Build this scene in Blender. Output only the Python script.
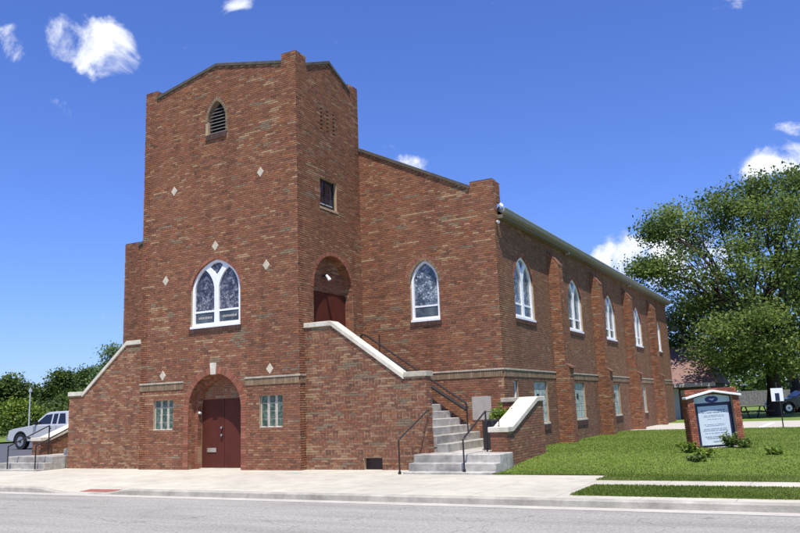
import bpy, bmesh, math, random
import numpy as np
from mathutils import Vector, Matrix, noise
from mathutils.geometry import tessellate_polygon

for o in list(bpy.data.objects): bpy.data.objects.remove(o)
scene = bpy.context.scene
COL = scene.collection
R = math.radians

# ------------------------------------------------------------------ camera
CAM = Vector((13.512, -18.813, 1.652)); FPX = 782.22
FW = Vector((-0.46420674, 0.86773411, 0.1776221)).normalized()
RT = Vector((0.87805576, 0.47717402, -0.03637367)).normalized()
UP = RT.cross(FW).normalized()
cd = bpy.data.cameras.new('camera'); cam = bpy.data.objects.new('camera', cd); COL.objects.link(cam)
cd.sensor_width = 36; cd.sensor_fit = 'HORIZONTAL'; cd.lens = FPX / 800 * 36
cd.clip_start = .1; cd.clip_end = 3000
m = Matrix((RT, UP, -FW)).transposed().to_4x4(); m.translation = CAM
cam.matrix_world = m
scene.camera = cam

def pix_dir(x, y):
    return (FW + RT * ((x - 400) / FPX) - UP * ((y - 266.5) / FPX))
def pix_at(x, y, axis, val):
    v = pix_dir(x, y); t = (val - CAM[axis]) / v[axis]
    return CAM + v * t

# ------------------------------------------------------------------ light
SUN_AZ, SUN_EL = 34.0, 66.0
S = Vector((math.sin(R(SUN_AZ)) * math.cos(R(SUN_EL)), -math.cos(R(SUN_AZ)) * math.cos(R(SUN_EL)), math.sin(R(SUN_EL))))
ld = bpy.data.lights.new('sun', 'SUN'); ld.energy = 5.0; ld.angle = R(.53); ld.color = (1, .955, .88)
sun = bpy.data.objects.new('sun', ld); COL.objects.link(sun)
sun.rotation_euler = S.to_track_quat('Z', 'Y').to_euler(); sun.location = (0, 0, 40)

w = bpy.data.worlds.new('World'); scene.world = w; w.use_nodes = True
nt = w.node_tree; N = nt.nodes; Lk = nt.links; N.clear()
def wn(t, **k):
    n = N.new(t)
    for a, b in k.items(): setattr(n, a, b)
    return n
out = wn('ShaderNodeOutputWorld'); bg = wn('ShaderNodeBackground'); bg.inputs[1].default_value = .075
Lk.new(bg.outputs[0], out.inputs[0])
sky = wn('ShaderNodeTexSky', sky_type='NISHITA', sun_disc=False)
sky.sun_elevation = R(SUN_EL); sky.sun_rotation = R(180 - SUN_AZ)
sky.altitude = 200; sky.air_density = 1.15; sky.dust_density = .35; sky.ozone_density = 3.0
tint = wn('ShaderNodeMix', data_type='RGBA', blend_type='MULTIPLY'); tint.inputs[0].default_value = 1
tint.inputs[7].default_value = (.80, 1.03, 1.84, 1)
Lk.new(sky.outputs[0], tint.inputs[6])
tc = wn('ShaderNodeTexCoord')
def vm(op, a, b=None):
    n = wn('ShaderNodeVectorMath', operation=op)
    for i, v in enumerate((a, b)):
        if v is None: continue
        if isinstance(v, (tuple, list, Vector)): n.inputs[i].default_value = tuple(v)
        else: Lk.new(v, n.inputs[i])
    return n
def mt(op, a, b=None, c=None, clamp=False):
    n = wn('ShaderNodeMath', operation=op, use_clamp=clamp)
    for i, v in enumerate((a, b, c)):
        if v is None: continue
        if isinstance(v, (int, float)): n.inputs[i].default_value = v
        else: Lk.new(v, n.inputs[i])
    return n.outputs[0]
D0 = tc.outputs['Generated']
nz = wn('ShaderNodeTexNoise'); nz.inputs['Scale'].default_value = 15; nz.inputs['Detail'].default_value = 9; nz.inputs['Roughness'].default_value = .6; nz.inputs['Distortion'].default_value = .35
Lk.new(D0, nz.inputs['Vector'])
nz2 = wn('ShaderNodeTexNoise'); nz2.inputs['Scale'].default_value = 7; nz2.inputs['Detail'].default_value = 3
Lk.new(D0, nz2.inputs['Vector'])
wob = vm('SUBTRACT', nz2.outputs['Color'], (.5, .5, .5))
wob2 = vm('SCALE', wob.outputs[0]); wob2.inputs['Scale'].default_value = .09
P = vm('ADD', D0, wob2.outputs[0]).outputs[0]
# clouds: direction, half width, half height (radians), density
clouds = []
for x, y, hw, hh, s in [(86, 52, .058, .034, 1.15), (104, 40, .034, .028, 1.05), (8, 58, .026, .020, .65), (232, -4, .030, .016, .5), (790, 162, .050, .026, 1.0),
                        (786, 126, .034, .013, .7), (732, 143, .020, .012, .35), (640, 258, .075, .036, 1.2), (600, 262, .06, .018, .85), (690, 275, .07, .034, .9),
                        (58, 341, .035, .008, .45), (60, 362, .045, .010, .5), (107, 321, .012, .006, .5), (410, 162, .030, .012, .6), (745, 4, .06, .014, .45), (8, 334, .02, .006, .4), (60, 2, .06, .012, .3)]:
    clouds.append((pix_dir(x, y).normalized(), hw, hh, s))
rnd = random.Random(4)
for i in range(16):                      # the same scattered clouds round the rest of the sky
    az = R(70 + i * 14 + rnd.uniform(-4, 4)); el = R(rnd.uniform(6, 40))
    clouds.append((Vector((math.cos(el) * math.sin(az), math.cos(el) * math.cos(az), math.sin(el))), rnd.uniform(.04, .1), rnd.uniform(.02, .04), rnd.uniform(.5, 1)))
total = None
for c, hw, hh, s in clouds:
    r = c.cross(Vector((0, 0, 1))).normalized(); u = r.cross(c)
    a = vm('DOT_PRODUCT', P, r / hw).outputs['Value']; b = vm('DOT_PRODUCT', P, u / hh).outputs['Value']
    f = mt('GREATER_THAN', vm('DOT_PRODUCT', P, c).outputs['Value'], 0)
    q = mt('ADD', mt('MULTIPLY', a, a), mt('MULTIPLY', b, b))
    e = mt('MULTIPLY', mt('MULTIPLY', mt('SUBTRACT', 1.4, mt('POWER', q, .8), clamp=True), f), s)
    total = e if total is None else mt('MAXIMUM', total, e)
dens = mt('ADD', mt('MULTIPLY_ADD', total, 1.45, -.86), mt('MULTIPLY_ADD', nz.outputs['Fac'], 5.4, -2.66), clamp=True)
ss = wn('ShaderNodeMapRange', interpolation_type='SMOOTHSTEP'); Lk.new(dens, ss.inputs[0]); ss.inputs[1].default_value = .02; ss.inputs[2].default_value = 1.15
cm = wn('ShaderNodeMix', data_type='RGBA'); Lk.new(ss.outputs[0], cm.inputs[0]); Lk.new(tint.outputs[2], cm.inputs[6])
cm.inputs[7].default_value = (11.0, 11.3, 12.0, 1)
Lk.new(cm.outputs[2], bg.inputs[0])

scene.render.engine = 'CYCLES'
scene.view_settings.view_transform = 'Standard'; scene.view_settings.look = 'None'
scene.view_settings.exposure = .40; scene.view_settings.gamma = 1
scene.view_settings.use_curve_mapping = False

# ------------------------------------------------------------------ materials
MAT = {}
def mat(name, col=(.5, .5, .5), rough=.7, metal=0, noise_scale=0, noise_amt=.2, bump=0, bump_scale=40, spec=.5, attr=None, col2=None, detail=5, coat=0, stain=None):
    if name in MAT: return MAT[name]
    m_ = bpy.data.materials.new(name); m_.use_nodes = True; t = m_.node_tree; n = t.nodes; b = n['Principled BSDF']
    b.inputs['Roughness'].default_value = rough; b.inputs['Metallic'].default_value = metal
    b.inputs['Specular IOR Level'].default_value = spec
    if coat: b.inputs['Coat Weight'].default_value = coat; b.inputs['Coat Roughness'].default_value = .05
    b.inputs['Base Color'].default_value = (*col, 1)
    src = None
    if attr:
        a = n.new('ShaderNodeAttribute'); a.attribute_name = attr; src = a.outputs['Color']
    gm = n.new('ShaderNodeNewGeometry')
    if noise_scale:
        k = n.new('ShaderNodeTexNoise'); k.inputs['Scale'].default_value = noise_scale; k.inputs['Detail'].default_value = detail; k.inputs['Roughness'].default_value = .65
        t.links.new(gm.outputs['Position'], k.inputs['Vector'])
        mr = n.new('ShaderNodeMapRange'); mr.inputs[1].default_value = .3; mr.inputs[2].default_value = .7
        mr.inputs[3].default_value = 1 - noise_amt; mr.inputs[4].default_value = 1 + noise_amt
        t.links.new(k.outputs['Fac'], mr.inputs[0])
        mx = n.new('ShaderNodeMix'); mx.data_type = 'RGBA'; mx.blend_type = 'MULTIPLY'; mx.inputs[0].default_value = 1
        if src: t.links.new(src, mx.inputs[6])
        elif col2:
            k2 = n.new('ShaderNodeTexNoise'); k2.inputs['Scale'].default_value = noise_scale * .17; k2.inputs['Detail'].default_value = 4
            t.links.new(gm.outputs['Position'], k2.inputs['Vector'])
            rp = n.new('ShaderNodeMapRange'); rp.inputs[1].default_value = .38; rp.inputs[2].default_value = .62; t.links.new(k2.outputs['Fac'], rp.inputs[0])
            mm = n.new('ShaderNodeMix'); mm.data_type = 'RGBA'; mm.inputs[6].default_value = (*col, 1); mm.inputs[7].default_value = (*col2, 1)
            t.links.new(rp.outputs[0], mm.inputs[0]); t.links.new(mm.outputs[2], mx.inputs[6])
        else: mx.inputs[6].default_value = (*col, 1)
        cb = n.new('ShaderNodeCombineColor')
        for i in range(3): t.links.new(mr.outputs[0], cb.inputs[i])
        t.links.new(cb.outputs[0], mx.inputs[7]); src = mx.outputs[2]
    if src: t.links.new(src, b.inputs['Base Color'])
    if bump:
        k = n.new('ShaderNodeTexNoise'); k.inputs['Scale'].default_value = bump_scale; k.inputs['Detail'].default_value = 4
        t.links.new(gm.outputs['Position'], k.inputs['Vector'])
        bp = n.new('ShaderNodeBump'); bp.inputs['Strength'].default_value = bump; bp.inputs['Distance'].default_value = .02
        t.links.new(k.outputs['Fac'], bp.inputs['Height']); t.links.new(bp.outputs[0], b.inputs['Normal'])
    MAT[name] = m_
    return m_

mat('brick', attr='bc', rough=.88, noise_scale=26, noise_amt=.22, bump=.5, bump_scale=70, spec=.25)
mat('mortar', (.40, .295, .19), .95, noise_scale=3, noise_amt=.22, bump=.4, bump_scale=90, spec=.2)
mat('soldier', attr='bc', rough=.88, noise_scale=22, noise_amt=.2, bump=.4, bump_scale=60, spec=.25)
mat('limestone', (.60, .555, .45), .85, noise_scale=4, noise_amt=.14, bump=.25, bump_scale=60, spec=.3)
mat('cast_stone', (.50, .44, .33), .85, noise_scale=7, noise_amt=.2, bump=.3, bump_scale=50, spec=.3)
mat('capstone', (.42, .38, .29), .85, noise_scale=6, noise_amt=.25, bump=.25, bump_scale=60, spec=.3)
mat('clay_coping', (.085, .072, .055), .6, noise_scale=5, noise_amt=.35, bump=.2, spec=.4)
mat('concrete', (.50, .465, .375), .9, noise_scale=1.7, noise_amt=.12, bump=.25, bump_scale=120, spec=.25, col2=(.43, .40, .325), detail=9)
mat('kerb', (.36, .335, .28), .92, noise_scale=2.2, noise_amt=.3, bump=.4, bump_scale=60, spec=.25, detail=9)
mat('step_concrete', (.43, .405, .355), .9, noise_scale=5, noise_amt=.3, bump=.35, bump_scale=50, spec=.25, col2=(.27, .255, .225), detail=8)
mat('asphalt', (.33, .312, .275), .95, noise_scale=22, noise_amt=.30, bump=.5, bump_scale=140, spec=.3, detail=3)
mat('lot_asphalt', (.085, .087, .1), .92, noise_scale=30, noise_amt=.2, bump=.4, bump_scale=100, spec=.3)
mat('white_paint', (.78, .79, .80), .45, noise_scale=8, noise_amt=.05)
mat('door_paint', (.088, .022, .014), .6, noise_scale=3, noise_amt=.12, spec=.2)
mat('hatch_paint', (.03, .012, .01), .6)
mat('black_metal', (.018, .014, .013), .45, metal=0)
mat('steel', (.6, .6, .58), .3, metal=1)
mat('brass', (.7, .65, .5), .35, metal=1)
mat('dark_void', (.012, .011, .011), .9)
mat('louvre', (.16, .15, .14), .6, noise_scale=8)
mat('gutter', (.28, .28, .25), .5, noise_scale=4, noise_amt=.12)
mat('soffit', (.16, .14, .11), .8)
mat('roofing', (.06, .055, .05), .9, noise_scale=8, noise_amt=.25)
mat('brick_tone', (.15, .066, .040), .9, noise_scale=14, noise_amt=.3)
mat('plaque', (.36, .33, .29), .8, noise_scale=6, noise_amt=.12)
mat('grass_soil', (.105, .155, .022), .95, noise_scale=5, noise_amt=.35, bump=.8, bump_scale=30, spec=.15, col2=(.125, .17, .03), detail=10)
mat('far_grass', (.13, .185, .04), .95, noise_scale=2, noise_amt=.3, spec=.15)
mat('bark', (.055, .042, .032), .95, noise_scale=9, noise_amt=.4, bump=.8, bump_scale=18, spec=.15)
mat('tyre', (.014, .014, .015), .8)
mat('silver_paint', (.50, .505, .50), .28, metal=.15, coat=.6)
mat('navy_paint', (.010, .012, .016), .28, coat=.5)
mat('car_glass', (.012, .014, .017), .06, spec=.7)
mat('headlamp', (.75, .77, .8), .12)
mat('grille', (.02, .02, .022), .5)
mat('red_pad', (.30, .10, .08), .8, noise_scale=20, noise_amt=.2, bump=.5, bump_scale=60)
mat('teal_paint', (.25, .5, .42), .9)
mat('navy_enamel', (.012, .016, .06), .4)
mat('blue_enamel', (.02, .03, .16), .35)
mat('sign_face', (.55, .63, .68), .35, noise_scale=3, noise_amt=.04)
mat('sign_ink', (.16, .20, .27), .5)
mat('wood_brown', (.05, .035, .022), .8, noise_scale=8, noise_amt=.3)
mat('house_roof', (.22, .13, .11), .9, noise_scale=6, noise_amt=.22, bump=.4, bump_scale=30)
mat('house_wall', (.15, .10, .085), .85, noise_scale=4)
mat('house_trim', (.42, .37, .34), .7)
mat('house_brick', (.22, .07, .035), .9, noise_scale=12, noise_amt=.3)
mat('utility_grey', (.42, .44, .46), .5, noise_scale=4)
mat('pole_wood', (.13, .11, .09), .9, noise_scale=12, noise_amt=.3)
mat('path_pale', (.43, .40, .34), .9, noise_scale=2, noise_amt=.12)
mat('fence_wood', (.17, .155, .14), .9, noise_scale=3, noise_amt=.35)
mat('planter', (.02, .018, .017), .6)

def overlay(name, kind):
    """wear multiplied over a material's colour"""
    m_ = MAT[name]; t = m_.node_tree; n = t.nodes; b = n['Principled BSDF']; L = t.links
    src = b.inputs['Base Color'].links[0].from_socket
    gm = n.new('ShaderNodeNewGeometry'); mp = n.new('ShaderNodeMapping'); L.new(gm.outputs['Position'], mp.inputs['Vector'])
    mx = n.new('ShaderNodeMix'); mx.data_type = 'RGBA'; mx.blend_type = 'MULTIPLY'; L.new(src, mx.inputs[6])
    fac = n.new('ShaderNodeMapRange')
    if kind == 'streak':
        mp.inputs['Scale'].default_value = (1.6, 1.6, .13)
        k = n.new('ShaderNodeTexNoise'); k.inputs['Scale'].default_value = 1.3; k.inputs['Detail'].default_value = 6; L.new(mp.outputs[0], k.inputs['Vector'])
        L.new(k.outputs['Fac'], fac.inputs[0]); fac.inputs[1].default_value = .48; fac.inputs[2].default_value = .72; fac.inputs[4].default_value = .5
        mx.inputs[7].default_value = (.62, .60, .58, 1)
    elif kind == 'crack':
        w_ = n.new('ShaderNodeTexNoise'); w_.inputs['Scale'].default_value = 1.1; w_.inputs['Detail'].default_value = 5; L.new(mp.outputs[0], w_.inputs['Vector'])
        av = n.new('ShaderNodeVectorMath'); av.operation = 'ADD'; L.new(mp.outputs[0], av.inputs[0])
        sv = n.new('ShaderNodeVectorMath'); sv.operation = 'SCALE'; sv.inputs['Scale'].default_value = 1.3; L.new(w_.outputs['Color'], sv.inputs[0]); L.new(sv.outputs[0], av.inputs[1])
        v = n.new('ShaderNodeTexVoronoi'); v.feature = 'DISTANCE_TO_EDGE'; v.inputs['Scale'].default_value = .33; L.new(av.outputs[0], v.inputs['Vector'])
        L.new(v.outputs['Distance'], fac.inputs[0]); fac.inputs[1].default_value = .0; fac.inputs[2].default_value = .006; fac.inputs[3].default_value = .55; fac.inputs[4].default_value = 0
        mx.inputs[7].default_value = (.35, .33, .32, 1)
    elif kind == 'patch':
        mp.inputs['Scale'].default_value = (.10, .8, 1)
        k = n.new('ShaderNodeTexNoise'); k.inputs['Scale'].default_value = 1.6; k.inputs['Detail'].default_value = 8; k.inputs['Roughness'].default_value = .6; L.new(mp.outputs[0], k.inputs['Vector'])
        L.new(k.outputs['Fac'], fac.inputs[0]); fac.inputs[1].default_value = .42; fac.inputs[2].default_value = .66; fac.inputs[4].default_value = .75
        mx.inputs[7].default_value = (.70, .69, .68, 1)
    elif kind == 'spot':
        k = n.new('ShaderNodeTexNoise'); k.inputs['Scale'].default_value = 2.6; k.inputs['Detail'].default_value = 10; k.inputs['Roughness'].default_value = .7; L.new(mp.outputs[0], k.inputs['Vector'])
        L.new(k.outputs['Fac'], fac.inputs[0]); fac.inputs[1].default_value = .53; fac.inputs[2].default_value = .75; fac.inputs[4].default_value = .8
        mx.inputs[7].default_value = (.66, .63, .58, 1)
    L.new(fac.outputs[0], mx.inputs[0]); L.new(mx.outputs[2], b.inputs['Base Color'])
for a_, b_ in (('brick', 'streak'), ('mortar', 'streak'), ('asphalt', 'patch'), ('asphalt', 'crack'), ('concrete', 'spot'), ('kerb', 'spot'), ('limestone', 'streak'), ('limestone', 'spot'), ('step_concrete', 'spot'), ('door_paint', 'streak')): overlay(a_, b_)

def leaf_mat(name, ramp, transl=.35):
    m_ = bpy.data.materials.new(name); m_.use_nodes = True; t = m_.node_tree; n = t.nodes; n.clear()
    o = n.new('ShaderNodeOutputMaterial'); a = n.new('ShaderNodeAttribute'); a.attribute_name = 'lr'
    cr = n.new('ShaderNodeValToRGB'); e = cr.color_ramp.elements
    e[0].color = (*ramp[0], 1); e[1].color = (*ramp[-1], 1)
    for i, c in enumerate(ramp[1:-1]): x = e.new((i + 1) / (len(ramp) - 1)); x.color = (*c, 1)
    t.links.new(a.outputs['Fac'], cr.inputs[0])
    d_ = n.new('ShaderNodeBsdfPrincipled'); d_.inputs['Roughness'].default_value = .55; d_.inputs['Specular IOR Level'].default_value = .35
    tr = n.new('ShaderNodeBsdfTranslucent'); ms = n.new('ShaderNodeMixShader'); ms.inputs[0].default_value = transl
    t.links.new(cr.outputs[0], d_.inputs['Base Color']); t.links.new(cr.outputs[0], tr.inputs[0])
    t.links.new(d_.outputs[0], ms.inputs[1]); t.links.new(tr.outputs[0], ms.inputs[2]); t.links.new(ms.outputs[0], o.inputs[0])
    MAT[name] = m_
leaf_mat('leaf_oak', [(.055, .10, .025), (.12, .18, .038), (.19, .26, .055), (.29, .35, .085)], .5)
leaf_mat('leaf_dark', [(.034, .062, .016), (.064, .11, .020), (.105, .165, .030), (.15, .20, .04)], .45)
leaf_mat('leaf_pale', [(.10, .17, .06), (.16, .24, .09), (.23, .30, .14)], .5)
leaf_mat('leaf_shrub', [(.07, .13, .018), (.15, .23, .025), (.33, .36, .04)], .4)
leaf_mat('blade', [(.09, .14, .018), (.135, .195, .026), (.18, .235, .038), (.26, .28, .09)], .45)

def glass_mat(name, c1, c2, c3, scale, rough=.08, lead=False):
    m_ = bpy.data.materials.new(name); m_.use_nodes = True; t = m_.node_tree; n = t.nodes; b = n['Principled BSDF']
    gm = n.new('ShaderNodeNewGeometry')
    v = n.new('ShaderNodeTexVoronoi'); v.inputs['Scale'].default_value = scale; t.links.new(gm.outputs['Position'], v.inputs['Vector'])
    k = n.new('ShaderNodeTexNoise'); k.inputs['Scale'].default_value = scale * .35; k.inputs['Detail'].default_value = 4; t.links.new(gm.outputs['Position'], k.inputs['Vector'])
    sp = n.new('ShaderNodeSeparateColor'); t.links.new(v.outputs['Color'], sp.inputs[0])
    ve = n.new('ShaderNodeTexVoronoi'); ve.feature = 'DISTANCE_TO_EDGE'; ve.inputs['Scale'].default_value = scale; t.links.new(gm.outputs['Position'], ve.inputs['Vector'])
    le = n.new('ShaderNodeMapRange'); le.inputs[1].default_value = .03; le.inputs[2].default_value = .07; t.links.new(ve.outputs['Distance'], le.inputs[0])
    ad = n.new('ShaderNodeMath'); ad.operation = 'MULTIPLY_ADD'; ad.inputs[1].default_value = .45; t.links.new(sp.outputs[0], ad.inputs[0]); t.links.new(k.outputs['Fac'], ad.inputs[2])
    cr = n.new('ShaderNodeValToRGB'); e = cr.color_ramp.elements
    e[0].position = .45; e[0].color = (*c1, 1); e[1].position = .95; e[1].color = (*c3, 1); x = e.new(.7); x.color = (*c2, 1)
    t.links.new(ad.outputs[0], cr.inputs[0])
    if lead:
        lm = n.new('ShaderNodeMix'); lm.data_type = 'RGBA'; lm.inputs[6].default_value = (.012, .012, .013, 1); t.links.new(le.outputs[0], lm.inputs[0]); t.links.new(cr.outputs[0], lm.inputs[7]); t.links.new(lm.outputs[2], b.inputs['Base Color'])
    else: t.links.new(cr.outputs[0], b.inputs['Base Color'])
    b.inputs['Roughness'].default_value = rough; b.inputs['Specular IOR Level'].default_value = .6
    MAT[name] = m_
glass_mat('stained_glass', (.035, .034, .05), (.085, .083, .105), (.25, .245, .26), 13, lead=True)
glass_mat('stained_glass_b', (.06, .075, .09), (.15, .185, .215), (.33, .375, .41), 11, lead=True)
glass_mat('pane_dark', (.03, .036, .036), (.06, .07, .07), (.10, .115, .115), 5)
glass_mat('glass_block_green', (.02, .045, .03), (.05, .085, .06), (.11, .15, .12), 14, .15)
glass_mat('glass_block_pale', (.20, .27, .25), (.29, .37, .34), (.42, .50, .47), 8, .2)
glass_mat('sash_glass', (.012, .014, .018), (.03, .035, .05), (.10, .12, .18), 3, .05)

# ------------------------------------------------------------------ mesh helpers
def link(o, parent=None):
    COL.objects.link(o)
    if parent: o.parent = parent
    return o
def tag(o, label=None, cat=None, group=None, kind=None):
    for k, v in (('label', label), ('category', cat), ('group', group), ('kind', kind)):
        if v: o[k] = v
    return o
def empty(name, loc=(0, 0, 0), rz=0):
    o = bpy.data.objects.new(name, None); o.location = loc; o.rotation_euler = (0, 0, rz); o.empty_display_size = .3
    return link(o)
def mesh_obj(name, verts, faces, material, parent=None, smooth=False):
    me = bpy.data.meshes.new(name); me.from_pydata([tuple(v) for v in verts], [], faces); me.update()
    me.materials.append(MAT[material])
    if smooth:
        me.polygons.foreach_set('use_smooth', [True] * len(me.polygons))
    return link(bpy.data.objects.new(name, me), parent)
class MB:
    def __init__(s): s.v = []; s.f = []
    def box(s, x0, x1, y0, y1, z0, z1):
        b = len(s.v)
        s.v += [(x0, y0, z0), (x1, y0, z0), (x1, y1, z0), (x0, y1, z0), (x0, y0, z1), (x1, y0, z1), (x1, y1, z1), (x0, y1, z1)]
        s.f += [tuple(b + i for i in q) for q in ((3, 2, 1, 0), (4, 5, 6, 7), (0, 1, 5, 4), (1, 2, 6, 5), (2, 3, 7, 6), (3, 0, 4, 7))]
        return s
    def tube(s, pts, r, n=8, r2=None):
        pts = [Vector(p) for p in pts]; rings = []
        k = len(pts)
        for i, p in enumerate(pts):
            d_ = (pts[min(i + 1, k - 1)] - pts[max(i - 1, 0)]).normalized()
            a = d_.cross(Vector((0, 0, 1)))
            if a.length < 1e-3: a = Vector((1, 0, 0))
            a.normalize(); b_ = d_.cross(a)
            rr = r if r2 is None else r + (r2 - r) * i / (k - 1)
            st = len(s.v)
            for j in range(n):
                t = 2 * math.pi * j / n; s.v.append(tuple(p + (a * math.cos(t) + b_ * math.sin(t)) * rr))
            rings.append(st)
        for i in range(k - 1):
            for j in range(n):
                s.f.append((rings[i] + j, rings[i] + (j + 1) % n, rings[i + 1] + (j + 1) % n, rings[i + 1] + j))
        s.f.append(tuple(rings[0] + j for j in range(n))[::-1]); s.f.append(tuple(rings[-1] + j for j in range(n)))
        return s
    def prism(s, poly, fr, n0, n1, holes=()):
        """solid with outline poly [(u,z)] (and holes) between depths n0 (front) and n1 (back) in frame fr"""
        loops = [list(poly)] + [list(h) for h in holes]
        flat = [p for l in loops for p in l]
        tri = tessellate_polygon([[Vector((p[0], p[1], 0)) for p in l] for l in loops])
        b = len(s.v); n = len(flat)
        s.v += [fr(u, z, n0) for u, z in flat]; s.v += [fr(u, z, n1) for u, z in flat]
        for t in tri:
            a, c, e = [flat[i] for i in t]
            cr = (c[0] - a[0]) * (e[1] - a[1]) - (c[1] - a[1]) * (e[0] - a[0])
            if abs(cr) < 1e-10: continue
            t = t if cr > 0 else t[::-1]
            s.f.append(tuple(b + i for i in t)); s.f.append(tuple(b + n + i for i in t[::-1]))
        k = 0
        for l in loops:
            m_ = len(l)
            for i in range(m_):
                p, q = b + k + i, b + k + (i + 1) % m_
                s.f.append((q, p, p + n, q + n))
            k += m_
        return s
    def build(s, name, material, parent=None, smooth=False, fix=True):
        o = mesh_obj(name, s.v, s.f, material, parent, smooth)
        if fix:
            bm = bmesh.new(); bm.from_mesh(o.data); bmesh.ops.recalc_face_normals(bm, faces=bm.faces); bm.to_mesh(o.data); bm.free()
        return o
def bevel(o, w=.01, seg=1):
    bm = bmesh.new(); bm.from_mesh(o.data)
    bmesh.ops.bevel(bm, geom=bm.edges[:], offset=w, segments=seg, affect='EDGES', profile=.5)
    bm.to_mesh(o.data); bm.free(); return o

class Frame:
    def __init__(s, O, U, Nn): s.O = Vector(O); s.U = Vector(U); s.N = Vector(Nn)
    def __call__(s, u, z, n): return tuple(s.O + s.U * u + Vector((0, 0, z)) + s.N * n)
def front(Y): return Frame((0, Y, 0), (1, 0, 0), (0, -1, 0))      # faces the street, u = X
def right(X): return Frame((X, 0, 0), (0, 1, 0), (1, 0, 0))       # faces +X, u = Y
def left(X): return Frame((X, 0, 0), (0, 1, 0), (-1, 0, 0))
def back(Y): return Frame((0, Y, 0), (1, 0, 0), (0, 1, 0))

# ---- brickwork: real bricks proud of the mortar, one mesh for each wall
CH, BL = .0677, .2127
brnd = random.Random(11)
def brick_colour(u, z, seed, warm=0., dull=0., tan=0.):
    n1 = noise.noise(Vector((u * .85 + seed * 7.3, z * 7.5, seed))); n2 = noise.noise(Vector((u * .16, z * .16, seed + 9.)))
    n3 = noise.noise(Vector((u * 1.1 - seed * 3.1, z * 6., seed + 31.)))
    n4 = noise.noise(Vector((u * .45 + 5, z * .6, seed + 77.)))
    r = brnd.random(); q = brnd.random()
    if n1 + .34 * n4 > .50 - tan * .2 and r < .8: c = (.385, .27, .17)      # runs of buff brick
    elif n3 + .3 * n4 > .46 - tan * .1 and r < .75: c = (.225, .185, .130)    # runs of olive grey brick
    elif r < .08: c = (.155, .076, .050)                          # dark
    elif r < .14 + warm: c = (.315, .138, .066)                   # orange
    elif r < .21 + warm + tan: c = (.335, .205, .125)             # sandy
    elif r < .50 + tan * .8: c = (.250, .113, .067)
    elif r < .70: c = (.282, .136, .084)
    elif r < .92: c = (.212, .094, .058)
    else: c = (.268, .098, .060)
    dull = max(dull, .16)
    if dull:
        d_ = (.185, .118, .080); c = tuple(a * (1 - dull) + b * dull for a, b in zip(c, d_))
    k = (.88 + .25 * q) * (1 + .22 * n2)
    return (c[0] * k * 1.0, c[1] * k * .90 * (1 + .05 * (q - .5)), c[2] * k * .80)
class Bricks:
    def __init__(s): s.v = []; s.f = []; s.c = []
    def brick(s, fr, u0, u1, z0, z1, n, col):
        b = len(s.v)
        s.v += [fr(u0, z0, 0), fr(u1, z0, 0), fr(u1, z1, 0), fr(u0, z1, 0), fr(u0, z0, n), fr(u1, z0, n), fr(u1, z1, n), fr(u0, z1, n)]
        s.f += [(b + 4, b + 5, b + 6, b + 7), (b, b + 1, b + 5, b + 4), (b + 1, b + 2, b + 6, b + 5), (b + 2, b + 3, b + 7, b + 6), (b + 3, b, b + 4, b + 7)]
        s.c += [col] * 5
    def face(s, fr, outer, holes=(), seed=1, ext=(0, 0), proud=.015, warm=0., gap=.0145, dull=0., tan=0.):
        loops = [outer] + list(holes)
        zs = [p[1] for p in outer]; k0 = math.floor(min(zs) / CH); k1 = math.ceil(max(zs) / CH)
        def spans(z):
            xs = []
            for l in loops:
                for i in range(len(l)):
                    (a, p), (c, q) = l[i], l[(i + 1) % len(l)]
                    if (p <= z) != (q <= z): xs.append(a + (z - p) / (q - p) * (c - a))
            xs.sort(); return [(xs[i], xs[i + 1]) for i in range(0, len(xs) - 1, 2)]
        def inter(A, B):
            return [(max(a, c), min(b, e)) for a, b in A for c, e in B if min(b, e) - max(a, c) > .02]
        for k in range(k0, k1):
            z0 = k * CH + gap / 2; z1 = (k + 1) * CH - gap / 2
            z0 = max(z0, min(zs)); z1 = min(z1, max(zs))
            if z1 - z0 < .015: continue
            I = inter(spans(z0 + .001), spans(z1 - .001))
            for ii, (a, b) in enumerate(I):
                if ii == 0: a -= ext[0]
                if ii == len(I) - 1: b += ext[1]
                off = (k % 2) * BL / 2 + .035 * math.sin(k * 12.9898 + seed * 3.7)
                header = (k % 7 == 0)
                bl = BL / 2 if header else BL
                j = math.floor((a - off) / bl)
                while j * bl + off < b:
                    u0 = max(j * bl + off + gap / 2, a); u1 = min((j + 1) * bl + off - gap / 2, b); j += 1
                    if u0 - a < .02: u0 = a
                    if b - u1 < .02: u1 = b
                    if u1 - u0 < .02: continue
                    s.brick(fr, u0, u1, z0, z1, proud + brnd.uniform(-.003, .004), brick_colour((u0 + u1) / 2, (z0 + z1) / 2, seed, warm, dull, tan))
    def build(s, name, parent, material='brick', kind='stuff'):
        o = mesh_obj(name, s.v, s.f, material, parent)
        at = o.data.attributes.new('bc', 'FLOAT_COLOR', 'FACE')
        a = np.ones((len(s.c), 4), np.float32); a[:, :3] = np.array(s.c, np.float32); at.data.foreach_set('color', a.ravel())
        bm = bmesh.new(); bm.from_mesh(o.data); bmesh.ops.recalc_face_normals(bm, faces=bm.faces); bm.to_mesh(o.data); bm.free()
        if kind: o['kind'] = kind
        return o

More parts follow.
